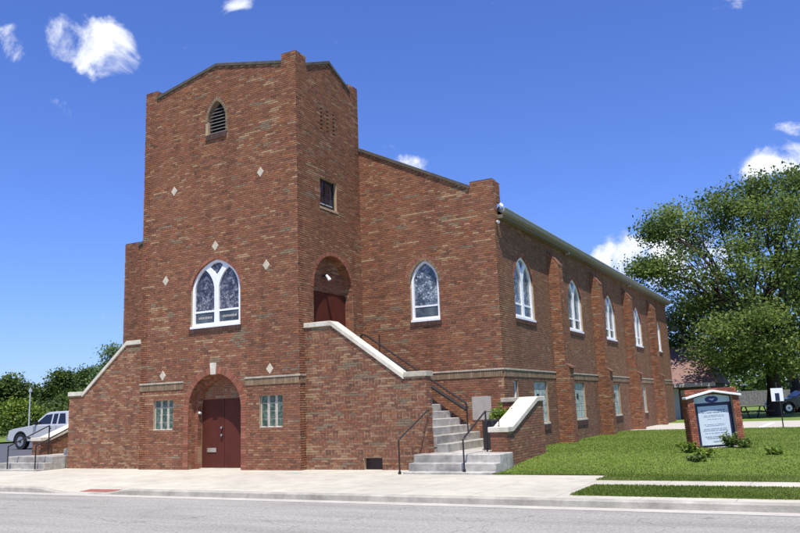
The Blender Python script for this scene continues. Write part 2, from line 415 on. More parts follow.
def arch_round(u0, u1, zb, zs, n=18, rise=None):
    c = (u0 + u1) / 2; h = (u1 - u0) / 2; r = h if rise is None else rise
    return [(u0, zb), (u1, zb)] + [(c + h * math.cos(math.pi * i / n), zs + r * math.sin(math.pi * i / n)) for i in range(n + 1)]
def arch_point(u0, u1, zb, zs, rise, n=8, blunt=0.):
    c = (u0 + u1) / 2; h = (u1 - u0) / 2
    Rr = (h * h + rise * rise) / (2 * h); pts = []
    a1 = math.atan2(rise, Rr - h)
    for i in range(n + 1):
        t = a1 * i / n
        pts.append((c + h - Rr + Rr * math.cos(t), zs + Rr * math.sin(t)))
    L_ = [(2 * c - u, z) for u, z in pts[:-1]][::-1]
    return [(u0, zb), (u1, zb)] + pts + L_
def arch_soft(u0, u1, zb, zs, rise, n=20, pt=.25):
    c = (u0 + u1) / 2; h = (u1 - u0) / 2; pts = []
    for i in range(n + 1):
        t = math.pi * i / n; x = math.cos(t); e = math.sin(t)
        pts.append((c + h * x, zs + rise * (e * (1 - pt) + pt * (1 - abs(x)) ** .8)))
    return [(u0, zb), (u1, zb)] + pts
def inset(poly, d):
    n = len(poly); o = []
    for i in range(n):
        p0, p1, p2 = Vector(poly[i - 1]), Vector(poly[i]), Vector(poly[(i + 1) % n])
        a = (p1 - p0); b = (p2 - p1)
        if a.length < 1e-6 or b.length < 1e-6: o.append(tuple(p1)); continue
        a.normalize(); b.normalize()
        na = Vector((-a.y, a.x)); nb = Vector((-b.y, b.x)); k = na + nb
        if k.length < 1e-4: o.append(tuple(p1)); continue
        k.normalize(); o.append(tuple(p1 + k * (d / max(.4, k.dot(na)))))
    return o
def ring_bricks(acc, fr, curve, width, proud, depth, seed, step=.076, tones=None):
    """voussoirs set on edge along a curve [(u,z)...], growing outwards"""
    P_ = [Vector(p) for p in curve]
    seg = [(P_[i + 1] - P_[i]).length for i in range(len(P_) - 1)]; tot = sum(seg); n = max(3, round(tot / step))
    def at(s_):
        for i, l in enumerate(seg):
            if s_ <= l or i == len(seg) - 1:
                d_ = (P_[i + 1] - P_[i]).normalized(); return P_[i] + d_ * min(s_, l), Vector((d_.y, -d_.x))
            s_ -= l
    for i in range(n):
        a, na = at(tot * i / n + .005); b, nb = at(tot * (i + 1) / n - .005)
        kq = brnd.uniform(.85, 1.15); col = brick_colour(i * .3, seed * 2.1, seed) if not tones else tuple(x * kq for x in brnd.choice(tones))
        q = [a, a + na * width, b + nb * width, b]; v0 = len(acc.v)
        acc.v += [fr(p.x, p.y, -depth) for p in q] + [fr(p.x, p.y, proud) for p in q]
        acc.f += [(v0 + 4, v0 + 5, v0 + 6, v0 + 7), (v0, v0 + 1, v0 + 5, v0 + 4), (v0 + 1, v0 + 2, v0 + 6, v0 + 5), (v0 + 2, v0 + 3, v0 + 7, v0 + 6), (v0 + 3, v0, v0 + 4, v0 + 7)]
        acc.c += [col] * 5
TAN = [(.21, .15, .093), (.245, .175, .108), (.185, .13, .08), (.225, .15, .09)]
REDT = [(.262, .096, .058), (.225, .080, .049), (.29, .122, .075), (.24, .10, .062)]
def belt(parent, fr, u0, u1, z0=2.48, z1=2.685, ext=(0, 0)):
    a = Bricks(); n = max(1, round((u1 - u0) / .076)); st = (u1 - u0) / n
    for i in range(n):
        kk = brnd.uniform(.82, 1.15); c = tuple(x * kk for x in brnd.choice(TAN))
        a.brick(fr, u0 + i * st + .004, u0 + (i + 1) * st - .004, z0, z1, .035 + brnd.uniform(-.003, .003), c)
    o = a.build('belt_course', parent, 'soldier')
    mb = MB(); mb.prism([(u0 - ext[0], z1), (u1 + ext[1], z1), (u1 + ext[1], z1 + .045), (u0 - ext[0], z1 + .045)], fr, .055, -.02)
    mb.build('cap', 'capstone', o)
    return o
def brick_sill(parent, fr, u0, u1, z0, z1, proud=.07):
    a = Bricks(); n = max(2, round((u1 - u0) / .076)); st = (u1 - u0) / n
    for i in range(n):
        k = brnd.uniform(.75, 1.1)
        a.brick(fr, u0 + i * st + .004, u0 + (i + 1) * st - .004, z0, z1, proud + brnd.uniform(-.004, .004), (.085 * k, .045 * k, .036 * k))  # darker brown puts the sloping sill's shade into the brick colour
    return a.build('sill', parent, 'soldier', kind=None)

# ------------------------------------------------------------------ ground and road
GH = -.30
def sheet(name, x0, x1, y0, y1, z, material, kind='structure', sub=1, fn=None, skirt=0):
    nx, ny = (sub, sub) if isinstance(sub, int) else sub
    v = []; f = []
    for j in range(ny + 1):
        for i in range(nx + 1):
            x = x0 + (x1 - x0) * i / nx; y = y0 + (y1 - y0) * j / ny
            v.append((x, y, z + (fn(x, y) if fn else 0)))
    for j in range(ny):
        for i in range(nx):
            a = j * (nx + 1) + i; f.append((a, a + 1, a + nx + 2, a + nx + 1))
    o = mesh_obj(name, v, f, material); o['kind'] = kind; return o
sheet('ground', -900, 900, -400, 1400, GH, 'far_grass')
sheet('road', -200, 200, -17.5, -5.12, -.13, 'asphalt', sub=(40, 8))
sheet('far_pavement', -200, 200, -30, -17.5, -.02, 'concrete')

RAMP0, RAMP1 = -4.55, -1.15
def sm(a, b, x):
    t = max(0, min(1, (x - a) / (b - a))); return t * t * (3 - 2 * t)
def ramp_drop(x, y):
    f = sm(RAMP0, RAMP0 + 1.1, x) * (1 - sm(RAMP1 - 1.1, RAMP1, x)); return -.105 * f * (1 - sm(-5.0, -3.6, y))
# pavement of cast slabs
sw = sheet('pavement', -40, 9.0, -5.05, 1.0, -.11, 'kerb', sub=1)
def slab(x0, x1, y0, y1, g=.004):
    n = 6; v = []; f = []
    x0 += g; x1 -= g; y0 += g; y1 -= g
    for j in range(n + 1):
        for i in range(n + 1):
            x = x0 + (x1 - x0) * i / n; y = y0 + (y1 - y0) * j / n
            v.append((x, y, ramp_drop(x, y)))
    for j in range(n):
        for i in range(n):
            a = j * (n + 1) + i; f.append((a, a + 1, a + n + 2, a + n + 1))
    per = [(i, 0) for i in range(n)] + [(n, j) for j in range(n)] + [(i, n) for i in range(n, 0, -1)] + [(0, j) for j in range(n, 0, -1)]
    idx = [j * (n + 1) + i for i, j in per]; b = len(v)
    v += [(v[i][0], v[i][1], -.14) for i in idx]; k = len(idx)
    for i in range(k): f.append((idx[i], b + i, b + (i + 1) % k, idx[(i + 1) % k]))
    return mesh_obj('slab', v, f, 'concrete', sw)
ys = [-5.05, -3.55, -2.05, -.75]
x = -39.
while x < 8.9:
    x1 = min(x + 1.6, 9.0)
    for a, b in zip(ys[:-1], ys[1:]): slab(x, x1, a, b)
    if x < 6.3: slab(x, min(x1, 6.25), -.75, .95)
    x = x1
sw2 = sheet('sidewalk', 9.0, 60, -5.05, -1.85, -.11, 'kerb')
x = 9.0
while x < 40:
    n0 = sw; sw_, sw = sw, sw2; slab(x, x + 1.5, -3.0, -1.85); slab(x, x + 1.5, -5.05, -4.60)
    if x < 9.1: slab(9.0, 9.25, -4.60, -3.0)
    sw = sw_; x += 1.5
# kerb with dropped ramp
def kerb_run():
    v = []; f = []; xs = list(np.arange(-40, 60.01, .25)); prof = lambda x: [(-5.05, -.2), (-5.05, ramp_drop(x, -5.05) + .003), (-5.17, ramp_drop(x, -5.1)), (-5.20, ramp_drop(x, -5.1) - .025), (-5.22, -.2)]
    for x in xs: v += [(x, y, z + .004 * noise.noise(Vector((x * 1.3, y, 0)))) for y, z in prof(x)]
    for i in range(len(xs) - 1):
        for j in range(4):
            a = i * 5 + j; f.append((a, a + 1, a + 6, a + 5))
    o = mesh_obj('kerb', v, f, 'kerb'); o['kind'] = 'structure'
kerb_run()
sheet('gutter_pan', -60, 60, -5.55, -5.2, -.126, 'path_pale', sub=(60, 1))
rp = MB()
rp.box(-3.15, -2.05, -4.97, -4.62, -.03, 0)
for i in range(len(rp.v)):
    vx, vy, vz = rp.v[i]; rp.v[i] = (vx, vy, ramp_drop(vx, vy) + (.008 if vz > -.01 else -.03))
tag(rp.build('tactile_pad', 'red_pad'), 'small red tactile paving pad set into the kerb ramp', 'paving pad')

# lawns
def lawn_h(x, y):
    return .22 * sm(-.8, 4.5, y) + .015 * noise.noise(Vector((x * .4, y * .4, 0)))
def lawn_sheet(name, poly_rows, z=0.): pass
sheet('lawn', 6.0, 60, -.85, 19.0, .012, 'grass_soil', sub=(54, 30), fn=lawn_h)
sheet('lawn_verge', 9.0, 60, -1.87, -.84, .012, 'grass_soil', sub=(40, 3), fn=lambda x, y: .01 * noise.noise(Vector((x * .6, y, 3))))
sheet('kerb_strip', 9.25, 60, -4.62, -2.99, .012, 'grass_soil', sub=(60, 4), fn=lambda x, y: .012 * noise.noise(Vector((x * .6, y, 3))))
sheet('back_lawn', -30, 90, 29.2, 160, .2, 'far_grass', sub=(12, 12))
sheet('lawn_edge', 4.0, 6.0, 3.6, 19.0, .012, 'grass_soil', sub=(3, 20), fn=lawn_h)
sheet('driveway', 4.5, 90, 18.9, 29.4, .205, 'path_pale')
ml = MB(); A = pix_at(760, 427.5, 2, .21); B_ = pix_at(773, 422.5, 2, .21); dv = (B_ - A).normalized(); sd = Vector((dv.y, -dv.x, 0)) * .12
ml.v = [tuple(A - sd), tuple(A + sd), tuple(B_ + sd), tuple(B_ - sd)]; ml.f = [(0, 1, 2, 3)]
o = ml.build('painted_line', 'white_paint'); o['kind'] = 'structure'
sheet('parking_lot', -70, -12.9, .2, 60, -.02, 'lot_asphalt', sub=(20, 10), fn=lambda x, y: .32 * sm(-13, -21, x))
for i in range(3):
    o = sheet('parking_line', -24 - i * .0, -19.5, 12.5 + 3 * i, 12.62 + 3 * i, .306, 'white_paint')
sheet('bank', -140, -34, 4, 140, .4, 'far_grass', sub=(12, 12), fn=lambda x, y: 1.2 * sm(-34, -60, x))

# grass blades
def blades(name, n, region, hfun, size, seed, label, cat):
    g = np.random.default_rng(seed); P_ = []
    pts = region(g, n); n = len(pts)
    z = np.array([hfun(a, b) for a, b in pts])
    ang = g.uniform(0, 2 * np.pi, n); ln = g.uniform(.6, 1.3, n) * size; wd = ln * .3
    lean = g.uniform(-.6, .6, (n, 2)) * ln[:, None]
    v = np.zeros((n, 3, 3)); v[:, 0, 0] = pts[:, 0] + np.cos(ang) * wd; v[:, 0, 1] = pts[:, 1] + np.sin(ang) * wd; v[:, 0, 2] = z
    v[:, 1, 0] = pts[:, 0] - np.cos(ang) * wd; v[:, 1, 1] = pts[:, 1] - np.sin(ang) * wd; v[:, 1, 2] = z
    v[:, 2, :2] = pts + lean; v[:, 2, 2] = z + ln
    me = bpy.data.meshes.new(name); me.from_pydata(v.reshape(-1, 3).tolist(), [], np.arange(3 * n).reshape(-1, 3).tolist()); me.update()
    at = me.attributes.new('lr', 'FLOAT', 'FACE')
    patch = np.array([noise.noise(Vector((a * .5, b * .5, 1.))) + .6 * noise.noise(Vector((a * 2.1, b * 2.1, 5.))) for a, b in pts])
    at.data.foreach_set('value', np.clip(.47 + .55 * patch + g.normal(0, .16, n), 0, 1).astype(np.float32))
    me.materials.append(MAT['blade'])
    o = link(bpy.data.objects.new(name, me)); tag(o, label, cat, kind='stuff'); return o
def reg_lawn(g, n):
    x = 4.95 + 17 * g.random(n) ** 1.0; y = -.90 + 20 * g.random(n) ** 1.35
    return np.stack([x, y], 1)[(x < 8.2 + .62 * (y + 18)) & ((x > 6.1) | (y > 3.75))]
blades('lawn_grass', 130000, reg_lawn, lambda a, b: lawn_h(a, b) + .005, .034, 2, 'mown green grass covering the lawn beside the church', 'grass')
def reg_strip(g, n):
    x = 9.2 + 8 * g.random(n); y = -4.68 + 1.75 * g.random(n)
    return np.stack([x, y], 1)
blades('strip_grass', 42000, reg_strip, lambda a, b: .006, .034, 3, 'green grass strip between the sidewalk and the kerb', 'grass')
def reg_edge(g, n):
    x = 8.96 + 9 * g.random(n); y = -1.93 + 1.1 * g.random(n); return np.stack([x, y], 1)
blades('verge_grass', 16000, reg_edge, lambda a, b: .006, .034, 4, 'green grass along the back edge of the sidewalk', 'grass')

# ------------------------------------------------------------------ church
W, DD, M_, L_ = 6.406, 3.672, 4.889, 29.24
XC = -W / 2; ZP = 12.82; ZK = 13.17; PW = .53; XL = -W - M_
church = empty('church', (0, 0, 0))
tag(church, 'large red brick church with a tall square bell tower and buttressed side wall', 'church')
def part(name): 
    o = bpy.data.objects.new(name, None); return link(o, church)

# tower front
louv = arch_point(-3.57, -2.81, 10.72, 11.2, .68)
win = arch_soft(-4.21, -2.21, 4.42, 5.62, .92)
entry = arch_round(-4.28, -2.17, -.02, 1.855)
gbL = [(-5.80, 1.25), (-4.93, 1.25), (-4.93, 2.16), (-5.80, 2.16)]
gbR = [(-1.48, 1.25), (-.61, 1.25), (-.61, 2.16), (-1.48, 2.16)]
ZC = 12.50
tf_out = [(-W, -.05), (-4.28, -.05)] + [(-4.28, 1.855)] + arch_round(-4.28, -2.17, 0, 1.855)[2:][::-1][1:-1] + [(-2.17, 1.855), (-2.17, -.05), (0, -.05), (0, ZP), (-PW, ZP), (-PW, ZC), (XC, ZK - .10), (-W + PW, ZC), (-W + PW, ZP), (-W, ZP)]
holes = [louv, win, gbL, gbR]
wall = MB().prism(tf_out, front(0), 0, -.28, holes).build('tower_wall', 'mortar', church)
acc = Bricks()
ringw = .11
bh = [inset(louv, -.10), inset(win, -.02), gbL, gbR]
acc.face(front(0), tf_out, bh, 1, ext=(.015, .015))
acc.build('brickwork', wall)
# pier tops (solid blocks at the four tower corners)
for (x0, y0) in ((-PW, 0), (-W, 0), (-PW, DD - PW), (-W, DD - PW)):
    x1, y1 = x0 + PW, y0 + PW
    p = MB().box(x0 + .002, x1 - .002, y0 + .002, y1 - .002, ZC - .5, ZP - .004).build('pier', 'mortar', church)
    a = Bricks(); z0 = 12.2
    sq = lambda u0, u1: [(u0, z0), (u1, z0), (u1, ZP), (u0, ZP)]
    if y0 > 0: a.face(front(y0), sq(x0, x1), (), 5)
    a.face(back(y1), sq(x0, x1), (), 6)
    if x0 < -1: a.face(right(x1), sq(y0, y1), (), 7)
    else: a.face(left(x0), sq(y0, y1), (), 7)
    for k in range(5):
        c = brick_colour(x0 + k * .1, y0, 3)
        b0 = len(a.v); xx0 = x0 + PW * k / 5 + .004; xx1 = x0 + PW * (k + 1) / 5 - .004
        a.v += [(xx0, y0 - .006, ZP - .01), (xx1, y0 - .006, ZP - .01), (xx1, y1 + .006, ZP - .01), (xx0, y1 + .006, ZP - .01), (xx0, y0 - .006, ZP + .012), (xx1, y0 - .006, ZP + .012), (xx1, y1 + .006, ZP + .012), (xx0, y1 + .006, ZP + .012)]
        a.f += [tuple(b0 + i for i in q) for q in ((4, 5, 6, 7), (0, 1, 5, 4), (1, 2, 6, 5), (2, 3, 7, 6), (3, 0, 4, 7))]; a.c += [tuple(x * .75 for x in c)] * 5
    a.build('brickwork', p)
# tower right side
sd_door = arch_round(.77, 3.02, 3.30, 5.39)
sash = [(1.22, 8.04), (2.20, 8.04), (2.20, 9.0), (1.22, 9.0)]
vents = [[(1.31 + .36 * i, CH * (157 + 2 * j) - .004), (1.46 + .36 * i, CH * (157 + 2 * j) - .004), (1.46 + .36 * i, CH * (158 + 2 * j) + .004), (1.31 + .36 * i, CH * (158 + 2 * j) + .004)] for i in range(3) for j in range(6)]
ts_out = [(0, -.05), (DD, -.05), (DD, ZP), (DD - PW, ZP), (DD - PW, ZC), (DD / 2, ZK - .10), (PW, ZC), (PW, ZP), (0, ZP)]
ts_in = [(.0, -.05)] + ts_out[1:]
wall = MB().prism([(max(u, .281), z) for u, z in ts_out if not (u == 0)] + [(.281, ZC + .05), (.281, -.05)][1:] if False else ts_out, right(0), 0, -.28, [sd_door, sash] + vents).build('tower_side_wall', 'mortar', church)
for vtx in wall.data.vertices:            # keep clear of the front wall's own thickness
    if vtx.co.x < -.2 and vtx.co.y < .29: vtx.co.y = .29
acc = Bricks(); acc.face(right(0), ts_out, [inset(sd_door, -.02), sash] + vents, 2, dull=.35); acc.build('brickwork', wall)
# tower left side and back
tl = MB().prism(ts_out, left(-W), 0, -.28).build('tower_side_wall', 'mortar', church)
acc = Bricks(); acc.face(left(-W), ts_out, (), 3); acc.build('brickwork', tl)
tbk = [(-W, 8), (0, 8), (0, ZP), (-PW, ZP), (-PW, ZC), (XC, ZK - .1), (-W + PW, ZC), (-W + PW, ZP), (-W, ZP)]
wb = MB().prism(tbk, back(DD), 0, -.28).build('tower_wall', 'mortar', church)
acc = Bricks(); acc.face(back(DD), tbk, (), 4); acc.build('brickwork', wb)
MB().box(-W + .3, -.3, .3, DD - .3, 11.7, 11.8).build('tower_roof', 'roofing', church)

def coping(fr, path, t, n0, n1, material='clay_coping', name='coping', parent=church):
    """strip following path [(u,z)] with thickness t, from depth n0 to n1"""
    top = [(u, z + t) for u, z in path]
    o = MB().prism(list(path) + top[::-1], fr, n0, n1).build(name, material, parent); return bevel(o, .008)
for Yf in (front(0), back(DD)):
    coping(Yf, [(-W + PW + .01, ZC + .0), (XC, ZK - .105), (-PW - .01, ZC)], .11, .06, -.36)
for Xf in (right(0), left(-W)):
    coping(Xf, [(PW + .01, ZC + .0), (DD / 2, ZK - .105), (DD - PW - .01, ZC)], .11, .06, -.36)

# belt courses on the tower
belt(church, front(0), -W, -4.49); belt(church, front(0), -2.0, .0, ext=(0, .055))
belt(church, right(0), 0.0, .262)
# arch rings
def ring_part(name, fr, curve, wd, seed, tones=None, proud=.020, depth=.1):
    a = Bricks(); ring_bricks(a, fr, curve, wd, proud, depth, seed, tones=tones); return a.build(name, church, 'soldier', kind=None)
ring_part('arch_ring', front(0), [(-2.17 , 0.0), (-2.17, 1.3)] + arch_round(-4.28, -2.17, 0, 1.855)[2:] + [(-4.28, 1.3), (-4.28, 0.0)], .20, 1, REDT)
ring_part('arch_ring', front(0), louv[2:], .10, 2, TAN)
ring_part('arch_ring', front(0), [(-2.8, 10.72)] + louv[2:3] , .10, 3, TAN)
ring_part('arch_ring', front(0), win[2:], .11, 4, REDT)
ring_part('arch_ring', right(0), sd_door[2:], .11, 5, REDT)
# inner order of the entrance arch, tympanum, double door
inner = arch_round(-4.15, -2.30, -.02, 1.855)
io = [(-4.5, -.03)] + [(-4.15, -.03), (-4.15, 1.855)] + inner[2:][::-1][1:-1] + [(-2.30, 1.855), (-2.30, -.03), (-1.95, -.03), (-1.95, 3.1), (-4.5, 3.1)]
wi = MB().prism(io, front(.285), 0, -.2).build('inner_order', 'mortar', church)
a = Bricks(); ring_bricks(a, front(.285), [(-2.30, 0.0)] + inner[2:] + [(-4.15, 0.)], .16, .012, .05, 8, tones=REDT); a.build('brickwork', wi)
def reveal(frO, poly, depth, seed, skip=0):
    """bricks lining the reveal of an opening: rowlocks whose inner faces show"""
    a = Bricks(); pts = [Vector(p) for p in poly]
    for i in range(len(pts) - 1):
        p, q = pts[i], pts[i + 1]; l = (q - p).length
        if l < .01: continue
        n = max(1, round(l / .0677)); d_ = (q - p) / n
        nn = Vector((-d_.y, d_.x)).normalized()
        for k in range(n):
            s0 = p + d_ * k + d_.normalized() * .005; s1 = p + d_ * (k + 1) - d_.normalized() * .005
            for (e0, e1) in ((-.004, depth * .5 - .005), (depth * .5 + .005, depth)) if depth > .24 else ((-.004, depth),):
                v0 = len(a.v); c = brick_colour(k * .3 + e0, i + seed, seed)
                q4 = [frO(s0.x, s0.y, -e0), frO(s1.x, s1.y, -e0), frO(s1.x, s1.y, -e1), frO(s0.x, s0.y, -e1)]
                r0 = s0 + nn * .009; r1 = s1 + nn * .009
                q4 += [frO(r0.x, r0.y, -e0), frO(r1.x, r1.y, -e0), frO(r1.x, r1.y, -e1), frO(r0.x, r0.y, -e1)]
                a.v += q4; a.f += [(v0 + 4, v0 + 5, v0 + 6, v0 + 7), (v0, v0 + 1, v0 + 5, v0 + 4), (v0 + 1, v0 + 2, v0 + 6, v0 + 5), (v0 + 2, v0 + 3, v0 + 7, v0 + 6), (v0 + 3, v0, v0 + 4, v0 + 7)]; a.c += [c] * 5
    return a.build('reveal_bricks', church, 'soldier')
reveal(front(0), [(-2.17, 0.)] + arch_round(-4.28, -2.17, 0, 1.855)[2:] + [(-4.28, 0.)], .275, 21)
reveal(front(.285), [(-2.30, 0.)] + inner[2:] + [(-4.15, 0.)], .16, 22)
reveal(right(0), [(3.02, 3.3)] + sd_door[2:] + [(.77, 3.3)], .27, 23)
reveal(front(0), win[2:3] + win[3:] , .10, 24)
tym = [(-4.2, 2.13), (-2.25, 2.13), (-2.25, 2.95), (-4.2, 2.95)]
ty = MB().prism(tym, front(.47), 0, -.1).build('tympanum', 'mortar', church)
a = Bricks(); a.face(front(.47), tym, (), 31); a.build('brickwork', ty)
def door_leaf(x0, x1, fr, z0, z1, n=0):
    o = MB().prism([(x0, z0), (x1, z0), (x1, z1), (x0, z1)], fr, n, n - .05).build('door', 'door_paint', church); return bevel(o, .006)
dF = front(.47)
dl = door_leaf(-4.15, -3.232, dF, .02, 2.125); dr = door_leaf(-3.218, -2.30, dF, .02, 2.125)
MB().prism([(-4.2, -.02), (-2.25, -.02), (-2.25, .018), (-4.2, .018)], dF, .12, -.1).build('threshold', 'limestone', church)
mb = MB().prism([(-3.92, .50), (-3.55, .50), (-3.55, .63), (-3.92, .63)], dF, .018, -.002); mb.build('mail_slot', 'brass', dl)
for z in (1.02, 1.25):
    k = MB().tube([dF(-3.30, z, 0), dF(-3.30, z, .03), dF(-3.30, z, .07)], .035, 10).build('handle' if z < 1.1 else 'lock', 'steel', dl)
MB().prism([(-3.345, .9), (-3.255, .9), (-3.255, 1.14), (-3.345, 1.14)], dF, .008, -.002).build('handle_plate', 'door_paint', dl)
lb = MB().tube([dF(-4.10, 1.72, .12), dF(-4.10, 1.72, .16), dF(-4.10, 1.74, .19)], .035, 10).build('porch_lamp', 'white_paint', church)
# keystone and diamonds
ks = MB().prism([(-3.36, 2.88), (-3.16, 2.88), (-3.13, 3.24), (-3.39, 3.24)], front(0), .05, -.05).build('keystone', 'limestone', church); bevel(ks, .01)
for u, z in ((-5.02, 9.06), (-1.39, 9.09), (-3.22, 6.96), (-5.34, 6.05), (-1.18, 6.10), (-5.40, 2.95), (-1.07, 2.94)):
    d_ = MB().prism([(u, z - .17), (u + .14, z), (u, z + .17), (u - .14, z)], front(0), .024, -.03).build('diamond_stone', 'cast_stone', church); bevel(d_, .008)

# windows ---------------------------------------------------------------
def two_light(fr, poly, glass, zs, zb, dep=.10, text=False, sill=True, u_sill=.05):
    root = part('window')
    u0 = min(p[0] for p in poly); u1 = max(p[0] for p in poly); c = (u0 + u1) / 2; zt = max(p[1] for p in poly)
    fw = .10; mw = .085
    wdt = c - mw - (u0 + fw)
    lanL = arch_point(u0 + fw, c - mw, zb + .10, zs - .10, wdt * .90, 7); lanR = [(2 * c - u, z) for u, z in lanL][::-1]
    # top eye
    eye = [(c, zs + .40), (c + .13, zs + .54), (c + .27, zs + .70), (c + .17, zt - .135), (c, zt - .105), (c - .17, zt - .135), (c - .27, zs + .70), (c - .13, zs + .54)]
    fl = MB().prism(inset(poly, .004), fr, -dep + .05, -dep - .05, [lanL, lanR, eye])
    fo = fl.build('frame', 'white_paint', root)
    for l in (lanL, lanR):
        pn = MB().prism(l, fr, -dep - .01, -dep - .03).build('pane', glass, root)
        a0 = min(p[0] for p in l); a1 = max(p[0] for p in l)
        MB().prism([(a0, zb + .44), (a1, zb + .44), (a1, zb + .50), (a0, zb + .50)], fr, -dep + .012, -dep - .02).build('bar', 'white_paint', root)
        MB().prism([(a0 + .005, zb + .105), (a1 - .005, zb + .105), (a1 - .005, zb + .44), (a0 + .005, zb + .44)], fr, -dep - .004, -dep - .012).build('pane', 'pane_dark', root)
        if text:
            rr = random.Random(int(a0 * 10)); x = a0 + .12
            g = MB()
            while x < a1 - .14:
                ww = rr.uniform(.03, .06); g.prism([(x, zb + .24), (x + ww, zb + .24), (x + ww, zb + .30 + rr.uniform(0, .03)), (x, zb + .30)], fr, -dep + .0005, -dep - .006); x += ww + .018
            g.build('lettering', 'plaque', root)['kind'] = 'stuff'
    MB().prism(eye, fr, -dep - .01, -dep - .03).build('pane', glass, root)
    st = MB().prism([(u0 - .02, zb - .06), (u1 + .02, zb - .06), (u1 + .02, zb + .012), (u0 - .02, zb + .012)], fr, -dep + .14, -dep - .06).build('sill_board', 'white_paint', root)
    brick_sill(root, fr, u0 - .06, u1 + .06, zb - (.20 if sill else .14), zb - .062, .05)
    return root
def lancet(fr, poly, glass, zs, zb, dep=.10):
    root = part('window'); u0 = min(p[0] for p in poly); u1 = max(p[0] for p in poly)
    ip = inset(poly, .085)
    MB().prism(inset(poly, .004), fr, -dep + .05, -dep - .05, [ip]).build('frame', 'white_paint', root)
    MB().prism(ip, fr, -dep - .01, -dep - .03).build('pane', glass, root)
    MB().prism([(u0 + .08, zb + .42), (u1 - .08, zb + .42), (u1 - .08, zb + .47), (u0 + .08, zb + .47)], fr, -dep + .012, -dep - .02).build('bar', 'white_paint', root)
    MB().prism([(u0 + .09, zb + .09), (u1 - .09, zb + .09), (u1 - .09, zb + .42), (u0 + .09, zb + .42)], fr, -dep - .004, -dep - .012).build('pane', 'pane_dark', root)
    MB().prism([(u0 - .01, zb - .06), (u1 + .01, zb - .06), (u1 + .01, zb + .012), (u0 - .01, zb + .012)], fr, -dep + .14, -dep - .06).build('sill_board', 'white_paint', root)
    brick_sill(root, fr, u0 - .05, u1 + .05, zb - .20, zb - .062, .05)
    return root
two_light(front(0), win, 'stained_glass', 5.62, 4.42, text=True)
# louvred belfry window
lv = part('louvre_window')
MB().prism(louv, front(.22), 0, -.03).build('backing', 'dark_void', lv)
for i in range(8):
    z = 10.78 + i * .115
    u0, u1 = -3.55, -2.83
    if z > 11.2:
        hh = .37 * max(.15, 1 - ((z - 11.2) / .68) ** 1.7); u0, u1 = -3.19 - hh, -3.19 + hh
    b = MB(); b.v = [(u0, .06, z), (u1, .06, z), (u1, .20, z + .10), (u0, .20, z + .10), (u0, .06, z + .018), (u1, .06, z + .018), (u1, .20, z + .118), (u0, .20, z + .118)]
    b.f = [(3, 2, 1, 0), (4, 5, 6, 7), (0, 1, 5, 4), (1, 2, 6, 5), (2, 3, 7, 6), (3, 0, 4, 7)]
    b.build('slat', 'louvre', lv)
brick_sill(lv, front(0), -3.63, -2.76, 10.54, 10.715, .06)
# glass block windows in the tower
def glass_blocks(fr, u0, u1, z0, z1, nc, nr, gu, gz, material, dep=.06, backing='mortar', sill=None):
    root = part('glass_block_window')
    MB().prism([(u0, z0), (u1, z0), (u1, z1), (u0, z1)], fr, -dep - .05, -dep - .07).build('backing', backing, root)
    MB().prism([(u0, z0), (u1, z0), (u1, z1), (u0, z1)], fr, -dep - .012, -dep - .049,
               [[(u0 + gu * .5 + i * ((u1 - u0) / nc), z0 + gz * .5 + j * ((z1 - z0) / nr)), (u0 - gu * .5 + (i + 1) * ((u1 - u0) / nc), z0 + gz * .5 + j * ((z1 - z0) / nr)),
                 (u0 - gu * .5 + (i + 1) * ((u1 - u0) / nc), z0 - gz * .5 + (j + 1) * ((z1 - z0) / nr)), (u0 + gu * .5 + i * ((u1 - u0) / nc), z0 - gz * .5 + (j + 1) * ((z1 - z0) / nr))] for i in range(nc) for j in range(nr)]).build('grid', backing, root)
    for i in range(nc):
        for j in range(nr):
            a = u0 + (u1 - u0) * i / nc + gu / 2; b = u0 + (u1 - u0) * (i + 1) / nc - gu / 2
            c = z0 + (z1 - z0) * j / nr + gz / 2; d_ = z0 + (z1 - z0) * (j + 1) / nr - gz / 2
            bevel(MB().prism([(a, c), (b, c), (b, d_), (a, d_)], fr, -dep + .004, -dep - .05).build('glass_block', material, root), .012)
    return root
mat('pale_mortar', (.42, .38, .31), .9, noise_scale=8)
for q in (gbL, gbR):
    g = glass_blocks(front(0), q[0][0], q[1][0], q[0][1], q[2][1], 3, 4, .095, .03, 'glass_block_green', .07, 'pale_mortar')
    for i in range(3):
        a = q[0][0] + .29 * i + .045; MB().prism([(a, 1.225), (a + .2, 1.225), (a + .2, 1.262), (a, 1.262)], front(0), .02, -.07).build('sill', 'limestone', g)
# sash window high on the tower side
sw_ = part('sash_window')
fr = right(0)
MB().prism(sash, fr, -.10, -.15, [inset(sash, .07)]).build('frame', 'black_metal', sw_)
MB().prism(inset(sash, .06), fr, -.13, -.14).build('pane', 'sash_glass', sw_)
MB().prism([(1.66, 8.1), (1.70, 8.1), (1.70, 8.94), (1.66, 8.94)], fr, -.11, -.128).build('mullion', 'black_metal', sw_)
MB().prism([(1.32, 8.17), (2.1, 8.17), (2.1, 8.205), (1.32, 8.205)], fr, -.11, -.128).build('rail', 'utility_grey', sw_)
MB().prism([(1.18, 7.96), (2.24, 7.96), (2.24, 8.035), (1.18, 8.035)], fr, .03, -.1).build('sill', 'soldier' if False else 'mortar', sw_)
# vents backing
MB().prism([(1.3, 10.5), (2.2, 10.5), (2.2, 11.7), (1.3, 11.7)], fr, -.05, -.07).build('vent_backing', 'dark_void', church)
